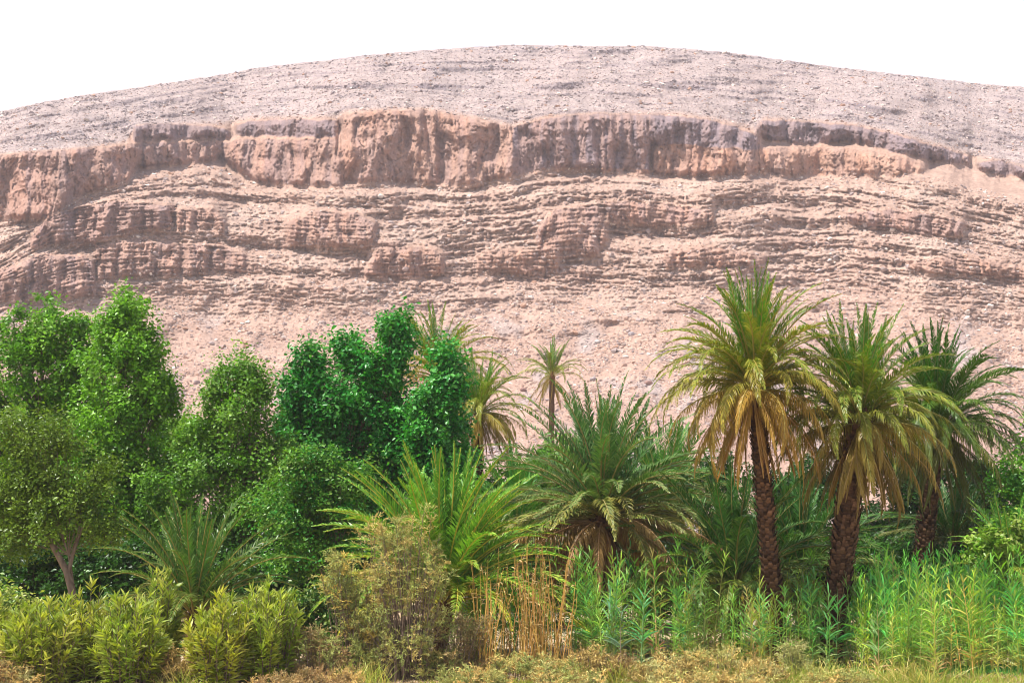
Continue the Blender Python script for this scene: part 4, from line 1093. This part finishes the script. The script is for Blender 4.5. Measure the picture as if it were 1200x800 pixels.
grass('grass', 'short vivid green grass in damp patches', [(200, 52, 18, 1.0, .16), (30, 54, 20, 1.0, .08), (150, 56, 30, 1, .06), (345, 52, 16, 1, .1), (780, 45.2, 26, .7, .14), (1000, 44.5, 40, .8, .2), (1100, 44.5, 60, .8, .2), (720, 56, 30, 2, .1), (900, 52, 40, 2, .1)],
      26000, [(0.05, 0.28, 0.05), (0.08, 0.32, 0.05), (0.12, 0.30, 0.06)], 0.30, 400, M_REED)
grass('meadow_grass', 'yellow green grass and weeds along the very front of the oasis', [(1090, 40.2, 70, .7, .4), (600, 39.8, 60, .5, .15), (840, 40.0, 70, .5, .2), (150, 39.8, 80, .5, .15), (960, 41, 40, .8, .1)],
      16000, [(0.26, 0.36, 0.05), (0.36, 0.36, 0.08), (0.46, 0.38, 0.13)], 0.42, 402, M_REED)
grass('tall_weeds', 'tall straw coloured and green weeds poking up along the front', [(735, 41.5, 14, .3, .2), (865, 41.2, 16, .3, .2), (950, 41.5, 22, .4, .2), (660, 41.2, 18, .3, .1), (425, 40.6, 16, .3, .08), (215, 40.6, 14, .3, .08), (1050, 40.8, 50, .5, .25), (20, 40, 20, .3, .08)],
      2600, [(0.60, 0.48, 0.16), (0.42, 0.44, 0.10), (0.30, 0.38, 0.06)], 0.95, 403, M_REED, 0.3)
grass('dry_grass', 'dry straw and litter covering the sandy ground', [(100, 44, 120, 2.0, .14), (300, 44, 120, 2.2, .16), (500, 44, 120, 2.2, .16), (700, 44, 120, 2.2, .16), (860, 44.5, 110, 1.6, .22), (1080, 44.5, 120, 2.0, .16), (600, 40.3, 330, .9, .5)],
      46000, [(0.46, 0.34, 0.16), (0.38, 0.26, 0.12), (0.52, 0.42, 0.22), (0.28, 0.19, 0.10)], 0.24, 401, M_DRY, 0.7)

def rock_mesh(r, sx, sy, sz, col, mat, sub=3, name='rock'):
    import bmesh
    bm = bmesh.new(); bmesh.ops.create_icosphere(bm, subdivisions=sub, radius=1)
    P = np.array([v.co[:] for v in bm.verts]); F = np.array([[v.index for v in f.verts] for f in bm.faces]); bm.free()
    cuts = r.normal(0, 1, (9, 3)); cuts /= np.linalg.norm(cuts, axis=1)[:, None]
    for c in cuts:                                            # knock flat facets off
        d = P @ c; lim = r.uniform(0.55, 0.85); P = P - np.where(d > lim, d - lim, 0)[:, None] * c
    sd = int(r.integers(0, 50))
    P *= (1 + 0.10 * fbm(P[:, 0] * 2 + P[:, 2], P[:, 1] * 2 - P[:, 2], 3, 170 + sd % 5))[:, None]
    P *= np.array([sx, sy, sz])
    return mesh_np(name, P, F, mat, np.broadcast_to(np.array(col), P.shape))
M_BOULDER = rock_mat('boulder_stone', sc=(2.0, 8.0), bumpd=0.08)
rs = np.random.default_rng(91)
for (u, v, Y, w_, h_, col, lab) in (
    (357, 797, 42.3, 5, 4, (0.22, 0.19, 0.28), 'small purplish stone by the oleander pair at the bottom edge'),
    (392, 724, 50.0, 22, 9, (0.30, 0.15, 0.11), 'reddish flat rock in the shade behind the brown brush'),
    (368, 742, 48.5, 12, 6, (0.34, 0.19, 0.14), 'reddish stone left below the shaded flat rock'),
    (401, 741, 47.5, 7, 5, (0.42, 0.30, 0.26), 'pale pinkish stone right below the shaded flat rock'),
    (992, 738, 49.0, 11, 12, (0.34, 0.24, 0.17), 'brown weathered rock beside the thick palm trunk'),
    (800, 752, 46.2, 12, 6, (0.46, 0.33, 0.24), 'sandy rock left of the reed stand around the tallest palm'),
    (1015, 765, 45.2, 15, 6, (0.44, 0.30, 0.20), 'sandy orange rock below the right hand reeds'),
    (575, 795, 43.0, 6, 4, (0.48, 0.36, 0.27), 'pale stone under the dry canes'),
    (445, 797, 42.6, 8, 4, (0.46, 0.30, 0.2), 'orange tan stone left of the tall tamarisk foot')):
    x = at(u, v, Y).x; z0 = float(ground_z([x], [Y])[0])
    o = obj('rock', rock_mesh(rs, px(w_, Y), px(w_, Y) * 0.8, px(h_, Y), col, M_BOULDER)); o.location = (x, Y, z0 + px(h_, Y) * 0.4)
    tag(o, lab, 'rock')

# boulders that can be picked out on the mountain
def on_mountain(u, v):
    j = int(np.argmin(np.abs(MU - u))); i = int(np.argmin(np.abs(MV[:, j] - v))); return MP[i, j]
M_BIG = rock_mat('scree_boulder', sc=(0.5, 2.0), bumpd=0.3)
for (u, v, w_, h_, col, lab) in (
    (446, 231, 4.2, 3.2, (0.66, 0.58, 0.52), 'whitish boulder just under the orange central cliff'),
    (452, 221, 3.0, 2.4, (0.60, 0.52, 0.46), 'pale stone above the whitish boulder at the cliff foot'),
    (415, 243, 3.0, 2.2, (0.58, 0.50, 0.44), 'pale stone on the benches left of the whitish boulder'),
    (230, 449, 4.5, 3.5, (0.33, 0.26, 0.25), 'dark boulder on the scree right of the left tree'),
    (333, 396, 4.0, 3.0, (0.50, 0.41, 0.37), 'greyish boulder on the scree above the loose pointed tree'),
    (695, 445, 4.6, 3.4, (0.36, 0.31, 0.31), 'grey boulder on the scree right of the lone slender palm'),
    (700, 402, 4.2, 3.2, (0.50, 0.45, 0.43), 'light grey boulder high on the scree right of the lone slender palm'),
    (740, 392, 4.5, 3.5, (0.35, 0.31, 0.32), 'dark grey boulder on the grey stone fan'),
    (612, 458, 5.0, 3.6, (0.30, 0.18, 0.15), 'reddish dark boulder left of the lone slender palm trunk'),
    (760, 450, 5.5, 4.0, (0.32, 0.20, 0.17), 'reddish dark boulder left of the tallest palm crown')):
    P = on_mountain(u, v); D_ = P[1]
    o = obj('boulder', rock_mesh(rs, px(w_, D_), px(w_, D_), px(h_, D_), col, M_BIG, 2, 'boulder')); o.location = (P[0], P[1], P[2] + px(h_, D_) * 0.3)
    tag(o, lab, 'boulder')
